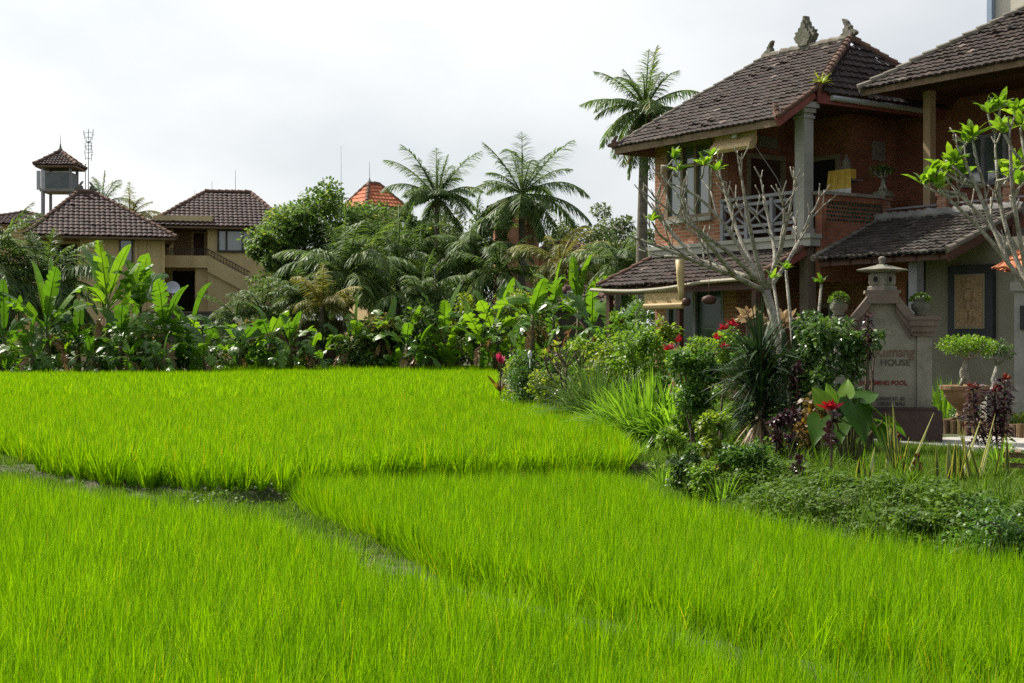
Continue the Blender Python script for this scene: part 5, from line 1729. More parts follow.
# brick house behind the palms
KH = thing("brick_house", "orange brick gabled house half hidden behind the ragged palm", "house", ((517 - 512) / FPX * 84, 84, .3), R(2))
zz = lambda py: up(py, 84) - .3
mb = MB(); mb.box(-1.3, 1.3, 0, 5, 0, zz(209)); mb.build("wall", M['brick_far'], KH)
hip_roof(KH, -1.7, 1.7, -.5, 5.5, zz(209), -.4, .4, zz(196), M['tile_far'])
mb = MB(); mb.box(1.32, 4.2, .5, 5, 0, zz(250)); mb.build("side_wall", M['brick_far'], KH)
hip_roof(KH, 1.34, 4.6, 0.1, 5.2, zz(250), 2.2, 3.6, zz(240), M['tile_far'], name="side_roof")
# low walls at the far side of the paddies
mb = MB(); mb.box(-4.6, 4.6, -.15, .15, -.2, 2.4); mb.box(-4.7, 4.7, -.2, .2, 2.4, 2.5)
tag(mb.build("garden_wall", M['wall_brown'], None, ((365 - 512) / FPX * 70, 70, .3)), "brown earth wall behind the small banana plants", "wall")
mb = MB(); mb.box(-3, 3, -.15, .15, -.2, 3.0); mb.box(-3.1, 3.1, -.2, .2, 3.0, 3.1)
tag(mb.build("garden_wall", M['wall_dark'], None, ((200 - 512) / FPX * 78, 78, .3)), "dark stone wall at the foot of the tan house", "wall")
sh_ = thing("garden_shed", "low dark shed roof between palms and the skirt roof", "shed", ((578 - 512) / FPX * 64, 64, .4), R(8))
mb = MB(); mb.box(-1.2, 1.2, -1, 1, 0, 2.9); mb.build("wall", M['wall_dark'], sh_)
hip_roof(sh_, -1.5, 1.5, -1.4, 1.4, 2.9, -.6, .6, 3.7, M['tile_far'])

# ------------------------------------------------------------------ palms and trees behind the paddies
def palm_at(px, py, d, F, nf, label, **k):
    x, y, z = at(px, d)
    z = min(z, .35)
    return make_palm(label, (x, y, z), up(py, d) - z, F, nf, **k)
palm_at(44, 286, 66, 4.3, 24, "big low palm with long drooping silvery fronds before the brown roof", elev=(-30, 84), droop=1.15)
palm_at(-14, 268, 65, 3.9, 20, "palm leaning into the picture at the paddy's far corner", elev=(-30, 80))
palm_at(102, 205, 100, 2.8, 16, "far palm tip showing over the brown roof ridge")
palm_at(130, 216, 97, 2.6, 16, "far yellowish palm between the brown roof and the tan house", mat='palm_yellow')
palm_at(346, 276, 69, 4.1, 22, "broad palm with arching silvery fronds below the dense leafy tree", elev=(-25, 82), droop=1.1)
palm_at(398, 258, 72, 3.6, 20, "dark palm between the silvery palm and the upright palm", elev=(-30, 78))
palm_at(437, 198, 76, 3.3, 24, "upright palm with one tall spear frond over the leafy trees", elev=(-25, 88), droop=.8, cocos=5, width=.062, nl=66)
palm_at(474, 246, 73, 3.7, 22, "dark bushy palm leaning between the two tall palms", elev=(-45, 78), droop=1.2)
palm_at(522, 194, 72, 3.7, 24, "ragged tall palm with dark trunk before the orange brick house", elev=(-50, 89), droop=.75, dead=3, width=.062, nl=66, r=.2, cocos=5)
palm_at(500, 272, 69, 3.2, 18, "low palm at the foot of the ragged tall palm", elev=(-35, 70), droop=1.2)
palm_at(560, 262, 67, 3.3, 18, "yellowing palm with hanging fronds beside the low shed", mat='palm_yellow', elev=(-45, 70), droop=1.25)
palm_at(640, 108, 52, 2.75, 26, "tallest coconut palm rising beside the brick house roof", elev=(-62, 89), droop=.8, dead=4, r=.2, lean=(.2, 0), cocos=6)
palm_at(618, 262, 60, 2.3, 18, "bright young palm left of the brick house wall", elev=(-20, 80))
palm_at(420, 296, 68, 3.0, 18, "low dark palm over the brown earth wall", elev=(-30, 70))
palm_at(300, 300, 68, 2.6, 18, "feathery low palm left of the broad silvery palm", elev=(-15, 82), droop=.9)
palm_at(262, 312, 67, 2.2, 16, "short feathery palm below the tan house window", elev=(-15, 80), droop=.9)
palm_at(322, 306, 66, 2.4, 16, "short palm with yellow stalks before the earth wall", elev=(-15, 80), mat='palm_yellow')
palm_at(236, 318, 66, 1.8, 14, "dwarf palm below the outside stair", elev=(-10, 80))

def tree_at(px, d, topy, wpx, label, mat, leafL=.22, n=5000, **k):
    x, y, z = at(px, d)
    z = min(z, .35)
    return make_tree("broadleaf_tree", label, (x, y, z), up(topy, d) - z, wpx / FPX * d, M[mat], leafL, n, group="trees behind the paddies", **k)
tree_at(324, 80, 177, 136, "dense leafy tree with yellowish clumps left of the orange roof", 'tree', .27, 9000, trunk_h=.40, nclump=60)
tree_at(376, 84, 200, 92, "round leafy tree between the dense tree and the upright palm", 'tree', .25, 4200, trunk_h=.35, nclump=36)
tree_at(290, 77, 190, 66, "smaller dark tree spreading before the tan house wall", 'tree', .26, 3000, trunk_h=.5, nclump=16)
tree_at(416, 98, 176, 62, "rounded green tree beside the orange roof", 'tree', .28, 3600)
tree_at(470, 100, 206, 120, "wide tree crown behind the upright palm", 'tree_grey', .3, 4200)
tree_at(592, 112, 196, 110, "pale grey green tree far behind the shed", 'tree_grey', .3, 4500)
tree_at(562, 92, 222, 80, "grey green tree behind the yellowing palm", 'tree_grey', .28, 3600)
tree_at(628, 84, 214, 90, "leafy tree close behind the tallest palm's trunk", 'tree_grey', .26, 4200)
tree_at(604, 72, 236, 70, "low dark green tree beside the young palm", 'tree', .22, 3600, trunk_h=.2)
tree_at(-8, 88, 222, 70, "grey green tree at the far corner behind the big low palm", 'tree_grey', .28, 3000)
tree_at(438, 82, 240, 110, "dark tree filling the gap behind the low palms", 'tree', .26, 4200, trunk_h=.15)
tree_at(310, 84, 245, 70, "shaded tree standing at the tan house's far wall", 'tree', .26, 3000, trunk_h=.2)
tree_at(545, 78, 262, 90, "dense dark tree below the side roof of the far brick house", 'tree', .24, 4200, trunk_h=.1)

for (qx, qy, hh, lb) in ((19.5, 38, 8.0, "leafy tree beyond the nearer brick house's far end"), (24.5, 36, 6.5, "lower leafy tree beside the road end of the garden path"), (17.0, 47, 9.0, "tall leafy tree behind the two brick houses")):
    make_tree("broadleaf_tree", lb, (qx, qy, .35), hh, 6.5, M['tree'], .24, 3200, group="trees behind the brick houses", trunk_h=.2)
# thick undergrowth between the banana plants and the palms
mb = MB()
cl = []
for i in range(170):
    px = rng.uniform(-60, 640)
    d = rng.uniform(62.5, 74)
    x = (px - 512) / FPX * d
    hmax = 2.2 + 1.6 * noise.noise(Vector((px * .02, d * .1, 0))) + (1.0 if 380 < px < 560 else 0) - (.6 if 180 < px < 300 else 0)
    z = rng.uniform(.2, max(.6, hmax))
    r_ = rng.uniform(.5, 1.0)
    cl.append(((x, d + (0 if px > 200 else -2.0), .3 + z), (r_, r_, r_ * .7)))
leafy(mb, cl, 36000, .26, .13, .3, tone=.28)
tag(mb.build("undergrowth", M['understory']), "tangled dark undergrowth behind the row of banana plants", "undergrowth", kind="stuff")

# ------------------------------------------------------------------ banana plants
BAN = [
 (6, 292, 59, 9, "wide ragged banana plant at the paddy's far corner before the palm", .55, {}),
 (34, 318, 58.2, 7, "small banana plant below the big low palm's trunk", .45, {}),
 (50, 272, 59.6, 8, "banana plant with a pair of bright upright leaves before the big low palm", .75, dict(el=(30, 86), curl=.7)),
 (78, 300, 60.5, 7, "shaded banana plant between the bright upright pair and the tallest banana", .35, {}),
 (108, 250, 61, 9, "tall banana plant whose pale leaf reaches the brown roof's eave", .75, dict(el=(20, 87), curl=.8)),
 (120, 296, 59.4, 8, "bushy banana plant at the foot of the tall one before the brown roof", .5, {}),
 (142, 254, 62, 9, "dark leaved tall banana plant under the curtained window of the brown roofed house", .38, dict(el=(25, 86))),
 (164, 276, 60, 9, "banana plant with yellow and brown hanging leaves before the satellite dish", .5, dict(yellow=3, dry=4)),
 (190, 282, 61, 8, "banana plant with long sideways leaves before the dark stone wall", .5, dict(el=(5, 70))),
 (130, 335, 57.8, 7, "low banana plant at the paddy edge below the tall pair", .3, dict(dry=3)),
 (92, 330, 58, 7, "low shaded banana plant beside the paddy under the brown roof", .35, dict(dry=3)),
 (166, 332, 58, 7, "low banana plant below the yellowed one", .6, {}),
 (205, 330, 58.6, 7, "low banana plant with a glossy leaf bending to the paddy", .6, dict(el=(10, 80))),
 (240, 314, 62, 9, "banana plant with silvery arching leaves below the outside stair", .5, dict(el=(0, 70), curl=1.3)),
 (268, 302, 63, 9, "leafy banana plant centred under the tan house window", .6, {}),
 (292, 312, 62.2, 8, "banana plant with a leaf bent level above the paddy edge", .6, dict(el=(5, 80))),
 (312, 330, 62, 6, "young banana plant left of the earth wall", .55, dict(L=1.3)),
 (344, 322, 64, 6, "small banana plant at the left end of the earth wall", .7, dict(L=1.5, W=.42)),
 (358, 306, 63.4, 6, "banana plant with one broad upright leaf before the earth wall", .65, dict(el=(25, 88), L=1.8)),
 (383, 302, 64, 6, "banana plant with a single tall bright leaf before the earth wall", .8, dict(el=(15, 88), L=1.7)),
 (404, 312, 62.4, 6, "slender banana plant right of the single tall bright leaf", .6, dict(el=(20, 88), L=1.7)),
 (420, 326, 62, 6, "small banana plant with a browning leaf edge", .55, dict(L=1.4, dry=3)),
 (446, 296, 63, 7, "banana plant with splayed bright leaves below the yellow green bush", .72, dict(el=(15, 82), curl=.7)),
 (482, 304, 61.5, 7, "banana plant with a yellowing stem behind the round bush", .72, dict(el=(20, 85), curl=.6, yellow=1)),
 (496, 290, 62.4, 7, "banana plant with stiff raised leaves beside the yellowing stem", .62, dict(el=(25, 80), curl=.5)),
 (532, 280, 57, 8, "banana plant with a slim bare stem above the round bush", .68, dict(el=(15, 80), curl=.7, L=1.7)),
 (556, 268, 58, 8, "tall banana plant with broad leaves before the shed", .6, dict(el=(25, 86))),
 (578, 262, 59.5, 8, "tallest banana plant beside the skirt roof of the brick house", .6, dict(el=(30, 88), curl=.7)),
 (592, 284, 56, 7, "banana plant closest to the skirt roof corner", .5, {}),
 (618, 290, 44, 7, "shaded banana plant under the skirt roof's gutter", .4, dict(L=1.6)),
]
for (px, ty, d, nl, lb, tone, k) in BAN:
    x, y, z = at(px, d)
    H = up(ty, d) - z
    kw = dict(L=min(2.5, H * .62), W=.64 if H > 2.5 else .52)
    if px < 215 and H > 3:
        kw['W'], kw['L'] = .76, min(2.8, H * .66)
    kw.update(k)
    make_banana(lb, (x, y, z), H, nl, tone=tone, **kw)

# ------------------------------------------------------------------ bushes at the garden's far end
def shrub_at(px, d, topy, wpx, name, label, mat, leafL, n, **k):
    x, y, z = at(px, d)
    return make_shrub(name, label, (x, y, z), up(topy, d) - z, wpx / FPX * d, M[mat], leafL, n, **k)
shrub_at(462, 66, 290, 50, "bush", "yellow green bush above the splayed banana leaves", 'shrub_yellow', .2, 1800, cat="bush")
shrub_at(512, 65, 284, 52, "bush", "yellow green bush behind the slim stemmed banana plant", 'shrub_yellow', .2, 1800, cat="bush")
shrub_at(532, 30.5, 348, 62, "round_bush", "rounded dark bush with a lighter top at the paddy's corner", 'shrub', .09, 3200, nclump=22, lw=.55)
shrub_at(520, 31.5, 342, 34, "bush", "light green leafy top growing out of the rounded dark bush", 'shrub_yellow', .09, 700)
shrub_at(552, 29.5, 388, 22, "dark_bush", "small purple leaved bush beside the rounded dark bush", 'purple', .1, 350)
shrub_at(628, 29, 306, 60, "leafy_bush", "light green bush under the skirt roof's bamboo blind", 'shrub_light', .13, 1700)
shrub_at(600, 33, 322, 46, "leafy_bush", "soft green bush behind the drooping blades", 'shrub_light', .12, 1100)
shrub_at(660, 27, 312, 44, "leafy_bush", "yellow leaved bush in front of the timber post", 'shrub_yellow', .12, 900)
shrub_at(700, 18.2, 330, 62, "flowering_shrub", "leafy shrub with red flowers over bare stems beside the spiky plant", 'shrub', .085, 2600, base=.28, nclump=18, stems=6)
shrub_at(716, 19.5, 312, 60, "leafy_bush", "light green feathery bush before the ground floor window", 'shrub_light', .075, 2400, base=.3)
shrub_at(688, 15.2, 440, 40, "leafy_bush", "low bush with pale leaf backs at the foot of the flowering shrub", 'glossy', .085, 600)
shrub_at(712, 15.6, 400, 36, "leafy_bush", "bush with yellowing leaves below the red flowers", 'shrub_yellow', .08, 700)
shrub_at(745, 15.2, 440, 60, "leafy_bush", "low green bush under the spiky plant", 'shrub', .07, 1300)
shrub_at(828, 17.3, 308, 80, "glossy_shrub", "glossy leaved shrub covering half of the stone sign", 'glossy', .10, 4200, nclump=30, base=.10, stems=9)
shrub_at(872, 17.6, 316, 34, "glossy_shrub", "slender glossy branch reaching over the sign's lettering", 'glossy', .085, 260, nclump=7, base=.66)
shrub_at(812, 16.2, 392, 40, "croton_bush", "bronze leaved bush between the spiky plant and the red bract plant", 'croton', .10, 520)
shrub_at(786, 16.0, 402, 26, "dark_bush", "small dark purple bush in front of the spiky plant", 'purple', .09, 330)
shrub_at(798, 14.6, 452, 18, "dark_bush", "tiny purple plant in the ground cover below the bronze bush", 'purple', .07, 140)
shrub_at(948, 24.0, 388, 50, "leafy_bush", "dim bush between the sign and the clay bowl", 'shrub', .1, 900)
shrub_at(966, 22.0, 408, 44, "leafy_bush", "low bush with small pale leaves inside the log edged bed", 'glossy', .06, 900)
shrub_at(1022, 20.5, 412, 40, "leafy_bush", "yellow green bush behind the tall maroon plant", 'shrub_yellow', .07, 700)
shrub_at(900, 25.5, 372, 60, "leafy_bush", "shaded bush behind the stone sign", 'shrub', .1, 900)
shrub_at(1010, 10.6, 500, 120, "leafy_bush", "spreading bush at the paddy's near corner", 'shrub', .055, 2200, nclump=20)
shrub_at(925, 11.6, 512, 70, "leafy_bush", "low bush on the bank below the snake plants", 'cover', .055, 1300)
shrub_at(776, 18.5, 352, 26, "leafy_bush", "small leafy bush behind the spiky plant", 'shrub', .09, 400)
shrub_at(676, 22, 352, 46, "leafy_bush", "green bush left of the flowering shrub", 'shrub', .1, 900)
shrub_at(575, 28.5, 352, 40, "leafy_bush", "thin leafy bush around the bare branching shrub", 'shrub_light', .1, 600)

shrub_at(648, 38, 286, 70, "leafy_bush", "tall green bush filling the gap beside the house corner under the bamboo blind", 'shrub', .14, 1600)
shrub_at(585, 30.5, 328, 44, "leafy_bush", "bright green bush in front of the tallest banana plants", 'shrub_light', .12, 1300)
shrub_at(640, 25.5, 326, 60, "leafy_bush", "broad light green bush above the strappy clumps", 'shrub_light', .11, 2200, nclump=20)
shrub_at(606, 27, 336, 50, "leafy_bush", "light green bush between the drooping blades and the strappy clumps", 'shrub_yellow', .10, 1300)
shrub_at(688, 20.6, 340, 50, "leafy_bush", "light leaved bush behind the red flowers", 'shrub_light', .09, 1700)
shrub_at(548, 29, 362, 40, "leafy_bush", "yellow green low bush right of the rounded bush", 'shrub_yellow', .09, 1000)
shrub_at(752, 18.9, 330, 50, "leafy_bush", "green bush filling in behind the spiky plant", 'shrub', .09, 1200)
shrub_at(672, 17.6, 420, 40, "leafy_bush", "small light bush at the foot of the strappy clumps", 'shrub_light', .07, 800)
shrub_at(704, 14.8, 462, 36, "leafy_bush", "low trailing bush on the bank's grassy shoulder", 'shrub_light', .06, 800)

# red bracts on the flowering shrub and others: flower heads are things in the shrubs' own right only where they stand free
def flower_head(mb, c, r, n, el=(10, 85), L=None, W=.03):
    az = rng.uniform(0, 6.28, n)
    e = np.radians(rng.uniform(el[0], el[1], n))
    D = np.column_stack([np.cos(az) * np.cos(e), np.sin(az) * np.cos(e), np.sin(e)])
    mb.leaves(np.repeat([c], n, 0), D, rvec(n) + (0, 0, 1), (L or r) * rng.uniform(.7, 1.2, n), W, .1, rng.random(n))
fl = next(o for o in bpy.data.objects if o.name.startswith("flowering_shrub"))
mb = MB()
for (px, py) in ((722, 330), (728, 326), (716, 340), (676, 342), (720, 348), (712, 372), (668, 350), (706, 392)):
    d = 18.2
    c = np.array(((px - 512) / FPX * d, d - .25 + rng.uniform(-.2, .2), up(py, d))) - np.array(fl.location)
    flower_head(mb, c, .11, 12, W=.04)
    mb.build("red_flower", M['red'], fl); mb = MB()
lb_ = [o for o in bpy.data.objects if o.name.startswith("leafy_bush") and "bamboo blind" in o.get("label", "")][0]
mb = MB()
for k in range(5):
    flower_head(mb, np.array((rng.uniform(-.8, .2), rng.uniform(-.5, -.2), rng.uniform(1.3, 1.9))), .13, 8, W=.06)
mb.build("orange_leaves", M['croton'], lb_)

# blades and spiky plants
x, y, z = at(760, 17.4)
t = make_blade_clump("yucca_plant", "dark spiky plant with a dense ball of long narrow blades", (x, y, z), 480, .70, .034, 'yucca', (-30, 88), .5, .05, "spiky plant", None, .45, .95, "blades", .07, .5)
mb = MB()
n = 60
az = rng.uniform(0, 6.28, n)
D = np.column_stack([np.cos(az) * .7, np.sin(az) * .7, -np.ones(n) * .7])
mb.blades(np.column_stack([np.cos(az) * .06, np.sin(az) * .06, rng.uniform(.35, .6, n)]), D, .5, .03, .4, rng.random(n), 3)
mb.build("dead_blades", M['dry'], t)
x, y, z = at(650, 22.4)
make_blade_clump("lily_clump", "bright yellow green clump of strappy leaves on the bank", (x, y, z), 460, 1.15, .055, 'lily', (30, 89), 1.3, .5, "lily")
x, y, z = at(622, 23.6)
make_blade_clump("lily_clump", "smaller bright clump of strappy leaves toward the paddy", (x, y, z), 300, .95, .05, 'lily', (28, 88), 1.3, .36, "lily")
x, y, z = at(676, 21.6)
make_blade_clump("lily_clump", "strappy bright clump tucked against the flowering shrub", (x, y, z), 260, 1.05, .05, 'lily', (30, 88), 1.3, .34, "lily")
x, y, z = at(596, 26)
make_blade_clump("spider_lily", "tall clump of dark drooping blades at the paddy's edge", (x, y, z), 460, 1.3, .034, 'spider', (35, 88), 1.7, .4, "spider lily", z0=.1)
x, y, z = at(612, 27.5)
make_blade_clump("spider_lily", "taller clump of narrow drooping blades behind the dark one", (x, y, z), 300, 1.6, .034, 'spider', (45, 88), 1.5, .35, "spider lily")
x, y, z = at(945, 23.5)
make_blade_clump("grass_clump", "dim upright grass clump behind the sign's side", (x, y, z), 80, .8, .02, 'lily', (60, 88), .4, .12, "grass clump")
for (px, d, lb) in ((722, 14.6, "tuft of pale blades below the spiky plant"), (1000, 15.5, "tuft of long grass at the foot of the maroon plant"), (990, 10.2, "tuft of long grass on the bank's near end"), (664, 16.8, "tuft of grass at the paddy's rounded corner"), (640, 20.5, "tuft of soft grass below the strappy clumps")):
    x, y, z = at(px, d)
    make_blade_clump("grass_tuft", lb, (x, y, z), 70, .34, .014, 'lily', (40, 88), .9, .1, "grass tuft")

# snake plants
def snake(label, px, d, n, H, sp):
    x, y, z = at(px, d)
    t = thing("snake_plant", label, "snake plant", (x, y, z), 0, "snake plants on the bank")
    g, yl = MB(), MB()
    for k in range(n):
        a = rng.uniform(0, 6.28)
        e = R(rng.uniform(64, 88))
        D = np.array([math.cos(a) * math.cos(e), math.sin(a) * math.cos(e) * .6, math.sin(e)])
        B = np.array([rng.normal(0, sp), rng.normal(0, sp * .6), -.03])
        L = H * rng.uniform(.5, 1.08)
        r = rng.random()
        W = rng.uniform(.055, .078)
        rr = np.array([r])
        st0 = rng.bit_generator.state
        for (off, w, m_) in ((0, W, yl), (-.006, W * .58, g), (.006, W * .58, g)):
            m_.blades([B + np.array([0, off, 0])], [D], [L * (1 if w == W else .985)], [w], [-.05], rr, 5)
    g.build("blades", M['snake'], t); yl.build("margins", M['snake_edge'], t)
snake("tall snake plant beside the sign's base with grey green blades", 898, 14.0, 9, .74, .08)
snake("short yellow margined snake plant before the red bract plant", 872, 13.8, 5, .36, .06)
snake("snake plant group below the kerb with bright yellow margins", 965, 13.8, 14, .66, .15)
snake("small leaning snake plant left of the group below the kerb", 940, 13.6, 5, .42, .05)

# rosettes and bract plants
def rosette(label, px, d, r, n, mat, H=.12, name="bromeliad"):
    x, y, z = at(px, d)
    t = thing(name, label, "bromeliad", (x, y, z), 0, "red rosette plants on the bank")
    mb = MB()
    for q in range(4):
        flower_head(mb, np.array((0, 0, H * q / 3)), r * (1 - .15 * q), n, (5 + 20 * q, 40 + 14 * q), W=.045)
    mb.build("leaves", M[mat], t)
    s = MB(); s.tube([(0, 0, -.05), (0, 0, H)], .025, 7); s.build("stem", M['bark_brown'], t)
rosette("dull red rosette plant low on the bank right of the tall snake plant", 917, 13.9, .11, 16, 'maroon', .2)
rosette("dull red rosette plant against the tall snake plant", 897, 14.5, .10, 14, 'maroon', .36)
# pink flower by the round bush
x, y, z = at(500, 33)
t = thing("pink_flower", "bright pink bract flower beside the rounded dark bush", "flower", (x, y, z))
mb = MB(); mb.tube([(0, 0, -.05), (.02, 0, up(362, 33) - z)], .02, 6); mb.build("stem", M['bark_brown'], t)
mb = MB(); flower_head(mb, np.array((.02, 0, up(364, 33) - z)), .28, 14, (35, 88), W=.09); mb.build("bracts", M['pink'], t)
mb = MB(); flower_head(mb, np.array((.02, 0, .5)), .5, 16, (0, 70), W=.09); mb.build("leaves", M['croton'], t)
# elephant ear with the red bract plant before it
def heart(mb, P, az, el, S, roll, tone):
    d = np.array([math.cos(az) * math.cos(el), math.sin(az) * math.cos(el), math.sin(el)])
    s = np.cross(d, [0, 0, 1.0]); s /= np.linalg.norm(s)
    u = np.cross(s, d)
    s2 = s * math.cos(roll) + u * math.sin(roll)
    u2 = np.cross(s2, d)
    half = [(-.28, .20), (-.22, .36), (-.02, .46), (.22, .42), (.5, .30), (.78, .13)]
    mid = [(-.02, 0), (.0, 0), (.12, 0), (.34, 0), (.6, 0), (.82, 0), (1.0, 0)]
    P = np.array(P, float)
    m_ = [P + d * S * a - u2 * S * (.05 * a * a) - np.array([0, 0, .18 * S * a * a]) for a, b in mid]
    for sg in (-1, 1):
        o = [P + d * S * a + s2 * sg * S * b + u2 * S * (.10 * b) - np.array([0, 0, .18 * S * max(0, a) ** 2 + .12 * S * b * b]) for a, b in half]
        h2 = [(o[i] + m_[i]) / 2 - u2 * S * .02 for i in range(6)]
        V = m_ + h2 + o
        F = []
        for i in range(5):
            F += [(i, i + 1, 8 + i, 7 + i), (7 + i, 8 + i, 14 + i, 13 + i)]
        F += [(5, 6, 12, 12)]
        mb.add(V, [np.array(F[:-1]), np.array([(5, 6, 12), (12, 6, 18)])], tone)
x, y, z = at(850, 15.2)
t = thing("elephant_ear", "elephant ear plant with huge heart shaped leaves before the sign", "elephant ear", (x, y, z))
mb, ms_ = MB(), MB()
for (dx, dz, az, el, S, roll, tone) in ((-.30, .70, 2.4, 55, .30, .6, .9), (-.17, .74, 1.9, 62, .28, -.3, .95), (-.02, .78, 1.2, 65, .27, .3, .85), (.05, .66, -1.4, -50, .50, .1, .15), (-.34, .52, -2.2, -48, .36, .3, .35), (.27, .62, -.5, -40, .42, .2, .3), (.14, .74, .6, 20, .36, -.4, .3), (.30, .44, -1.1, -55, .38, .2, .3), (-.1, .5, -1.8, -45, .34, .0, .45), (.38, .5, .2, -25, .34, .3, .4)):  # raised leaves toned lighter as if backlit, hanging ones darker
    c = (dx, rng.uniform(-.15, .1), dz)
    heart(mb, c, az, R(el), S * .86, roll, tone)
    ms_.tube([(dx * .15, 0, -.04), (dx * .5, c[1] * .5, dz * .65), c], [.018, .014, .009], 6)
mb.build("leaves", M['ear'], t, smooth=True); ms_.build("stalks", M['banana_stem'], t)
x, y, z = at(831, 14.7)
t = thing("ginger_flower", "red bract plant standing before the elephant ear leaves", "flower", (x, y, z))
mb = MB(); flower_head(mb, np.array((0, 0, .66)), .16, 16, (0, 85), W=.05); mb.build("bracts", M['red'], t)
mb = MB()
for q in range(6):
    flower_head(mb, np.array((0, 0, .30 + q * .06)), .13, 7, (-10, 60), W=.045)
mb.build("leaves", M['purple'], t)
mb = MB(); mb.tube([(0, 0, -.05), (.01, 0, .66)], .015, 6); mb.build("stem", M['bark_brown'], t)

# upright purple columns
def spire(label, px, d, topy, r, mat, n, leafL=.16, name="cordyline", tipred=False, group=None, z_from=.15):
    x, y, z = at(px, d)
    H = up(topy, d) - z
    t = thing(name, label, "cordyline", (x, y, z), 0, group)
    s = MB()
    ns = max(1, int(r * 14))
    mb, rd = MB(), MB()
    for k in range(ns):
        bx, by = (rng.normal(0, r * .5), rng.normal(0, r * .4)) if ns > 1 else (0, 0)
        hk = H * (rng.uniform(.75, 1) if ns > 1 else 1)
        s.tube([(bx * .3, by * .3, -.05), (bx, by, hk * .5), (bx * 1.1, by * 1.1, hk)], .014, 6)
        m = n // ns
        q = z_from + (1 - z_from) * rng.random(m)
        az = rng.uniform(0, 6.28, m)
        el = np.radians(rng.uniform(-30, 55, m))
        D = np.column_stack([np.cos(az) * np.cos(el), np.sin(az) * np.cos(el), np.sin(el)])
        B = np.column_stack([np.full(m, bx), np.full(m, by), hk * q]) + D * r * .25
        mb.leaves(B, D, rvec(m) * .5 + (0, 0, 1), leafL * rng.uniform(.7, 1.2, m), leafL * .36, .35, rng.random(m))
        if tipred:
            flower_head(rd, np.array((bx * 1.1, by * 1.1, hk)), leafL, 9, (20, 85), W=leafL * .36)
    mb.build("leaves", M[mat], t); s.build("stems", M['bark_brown'], t)
    if tipred:
        rd.build("leaf_tips", M['maroon'], t)
spire("tall maroon plant with glossy dark leaves beside the path", 1000, 17.0, 378, .22, 'purple', 620, .11, tipred=True)
spire("dark purple column plant in the glossy shrub before the sign", 868, 17.0, 312, .06, 'purple', 110, .09, z_from=.66)
spire("dark purple column plant between the spiky plant and the glossy shrub", 797, 17.0, 362, .12, 'purple', 240, .10)
spire("left one of two slim dark columns beside the rounded bush", 549, 31, 350, .07, 'purple', 150, .13, group="slim dark columns")
spire("right one of two slim dark columns beside the rounded bush", 558, 31, 348, .07, 'purple', 150, .13, group="slim dark columns")
# white stakes in the round bush
mb = MB(); mb.tube([(0, 0, -.1), (0, 0, up(348, 29.6) - .3)], .014, 6); mb.lathe([(.001, -.1), (.04, -.06), (.05, .02), (.035, .08), (.001, .11)], 8, (0, 0, up(346, 29.6) - .3))
x, y, z = at(530, 30.3)
tag(mb.build("garden_stake", M['white'], None, (x, y, z), smooth=True), "pale garden stake with rounded white head standing in the rounded bush", "stake")

# cactus columns
def cactus(label, px, d, stems):
    x, y, z = at(px, d)
    t = thing("cactus", label, "cactus", (x, y, z), 0, "columnar cacti in the garden")
    for (dx, ty) in stems:
        h = up(ty, d) - z
        mb = MB()
        n = 10
        ang = np.linspace(0, 2 * np.pi, n * 2, endpoint=False)
        prof = np.where(np.arange(n * 2) % 2 == 0, .036, .026)
        zs = [-.05, h * .3, h * .6, h - .08, h - .02, h]
        sc_ = [1, 1.05, 1.05, 1, .7, .15]
        V = np.concatenate([np.column_stack([dx + np.cos(ang) * prof * s_, np.sin(ang) * prof * s_, np.full(n * 2, q)]) for q, s_ in zip(zs, sc_)])
        F = [(a * 2 * n + i, a * 2 * n + (i + 1) % (2 * n), (a + 1) * 2 * n + (i + 1) % (2 * n), (a + 1) * 2 * n + i) for a in range(5) for i in range(2 * n)]
        mb.add(V, [np.array(F), tuple(range(5 * 2 * n, 6 * 2 * n))])
        mb.build("stem", M['cactus'], t)
cactus("cluster of dark columnar cacti right of the spiky plant", 798, 18.3, ((-.18, 330), (-.05, 318), (.06, 312), (.17, 326)))
cactus("single slim cactus column above the glossy shrub", 831, 19.5, ((0, 303),))
cactus("pair of cactus columns between the single one and the sign", 840, 20.2, ((-.02, 318), (.1, 322)))

# ------------------------------------------------------------------ frangipani trees
def bend(d, up_, k):
    d = d + np.array([0, 0, 1.0]) * up_ + rng.normal(0, k, 3)
    return d / np.linalg.norm(d)

def twig(mb, P, d, L, r, depth, tips):
    pts = [np.array(P)]
    for k in range(4):
        pts.append(pts[-1] + d * L / 4)
        d = bend(d, .10, .07)
    mb.tube(np.array(pts), np.linspace(r, r * .78, 5), 6)
    if depth > 0:
        side = np.cross(d, rvec(1)[0]); side /= np.linalg.norm(side)
        m = 2 if rng.random() < .75 else 3
        for k in range(m):
            a = 2 * np.pi * k / m + rng.normal(0, .3)
            s2 = side * math.cos(a) + np.cross(d, side) * math.sin(a)
            dd = d * math.cos(.62) + s2 * math.sin(.62)
            twig(mb, pts[-1], bend(dd, .12, .05), L * rng.uniform(.55, .85), r * .74, depth - 1, tips)
    else:
        tips.append((pts[-1], d))

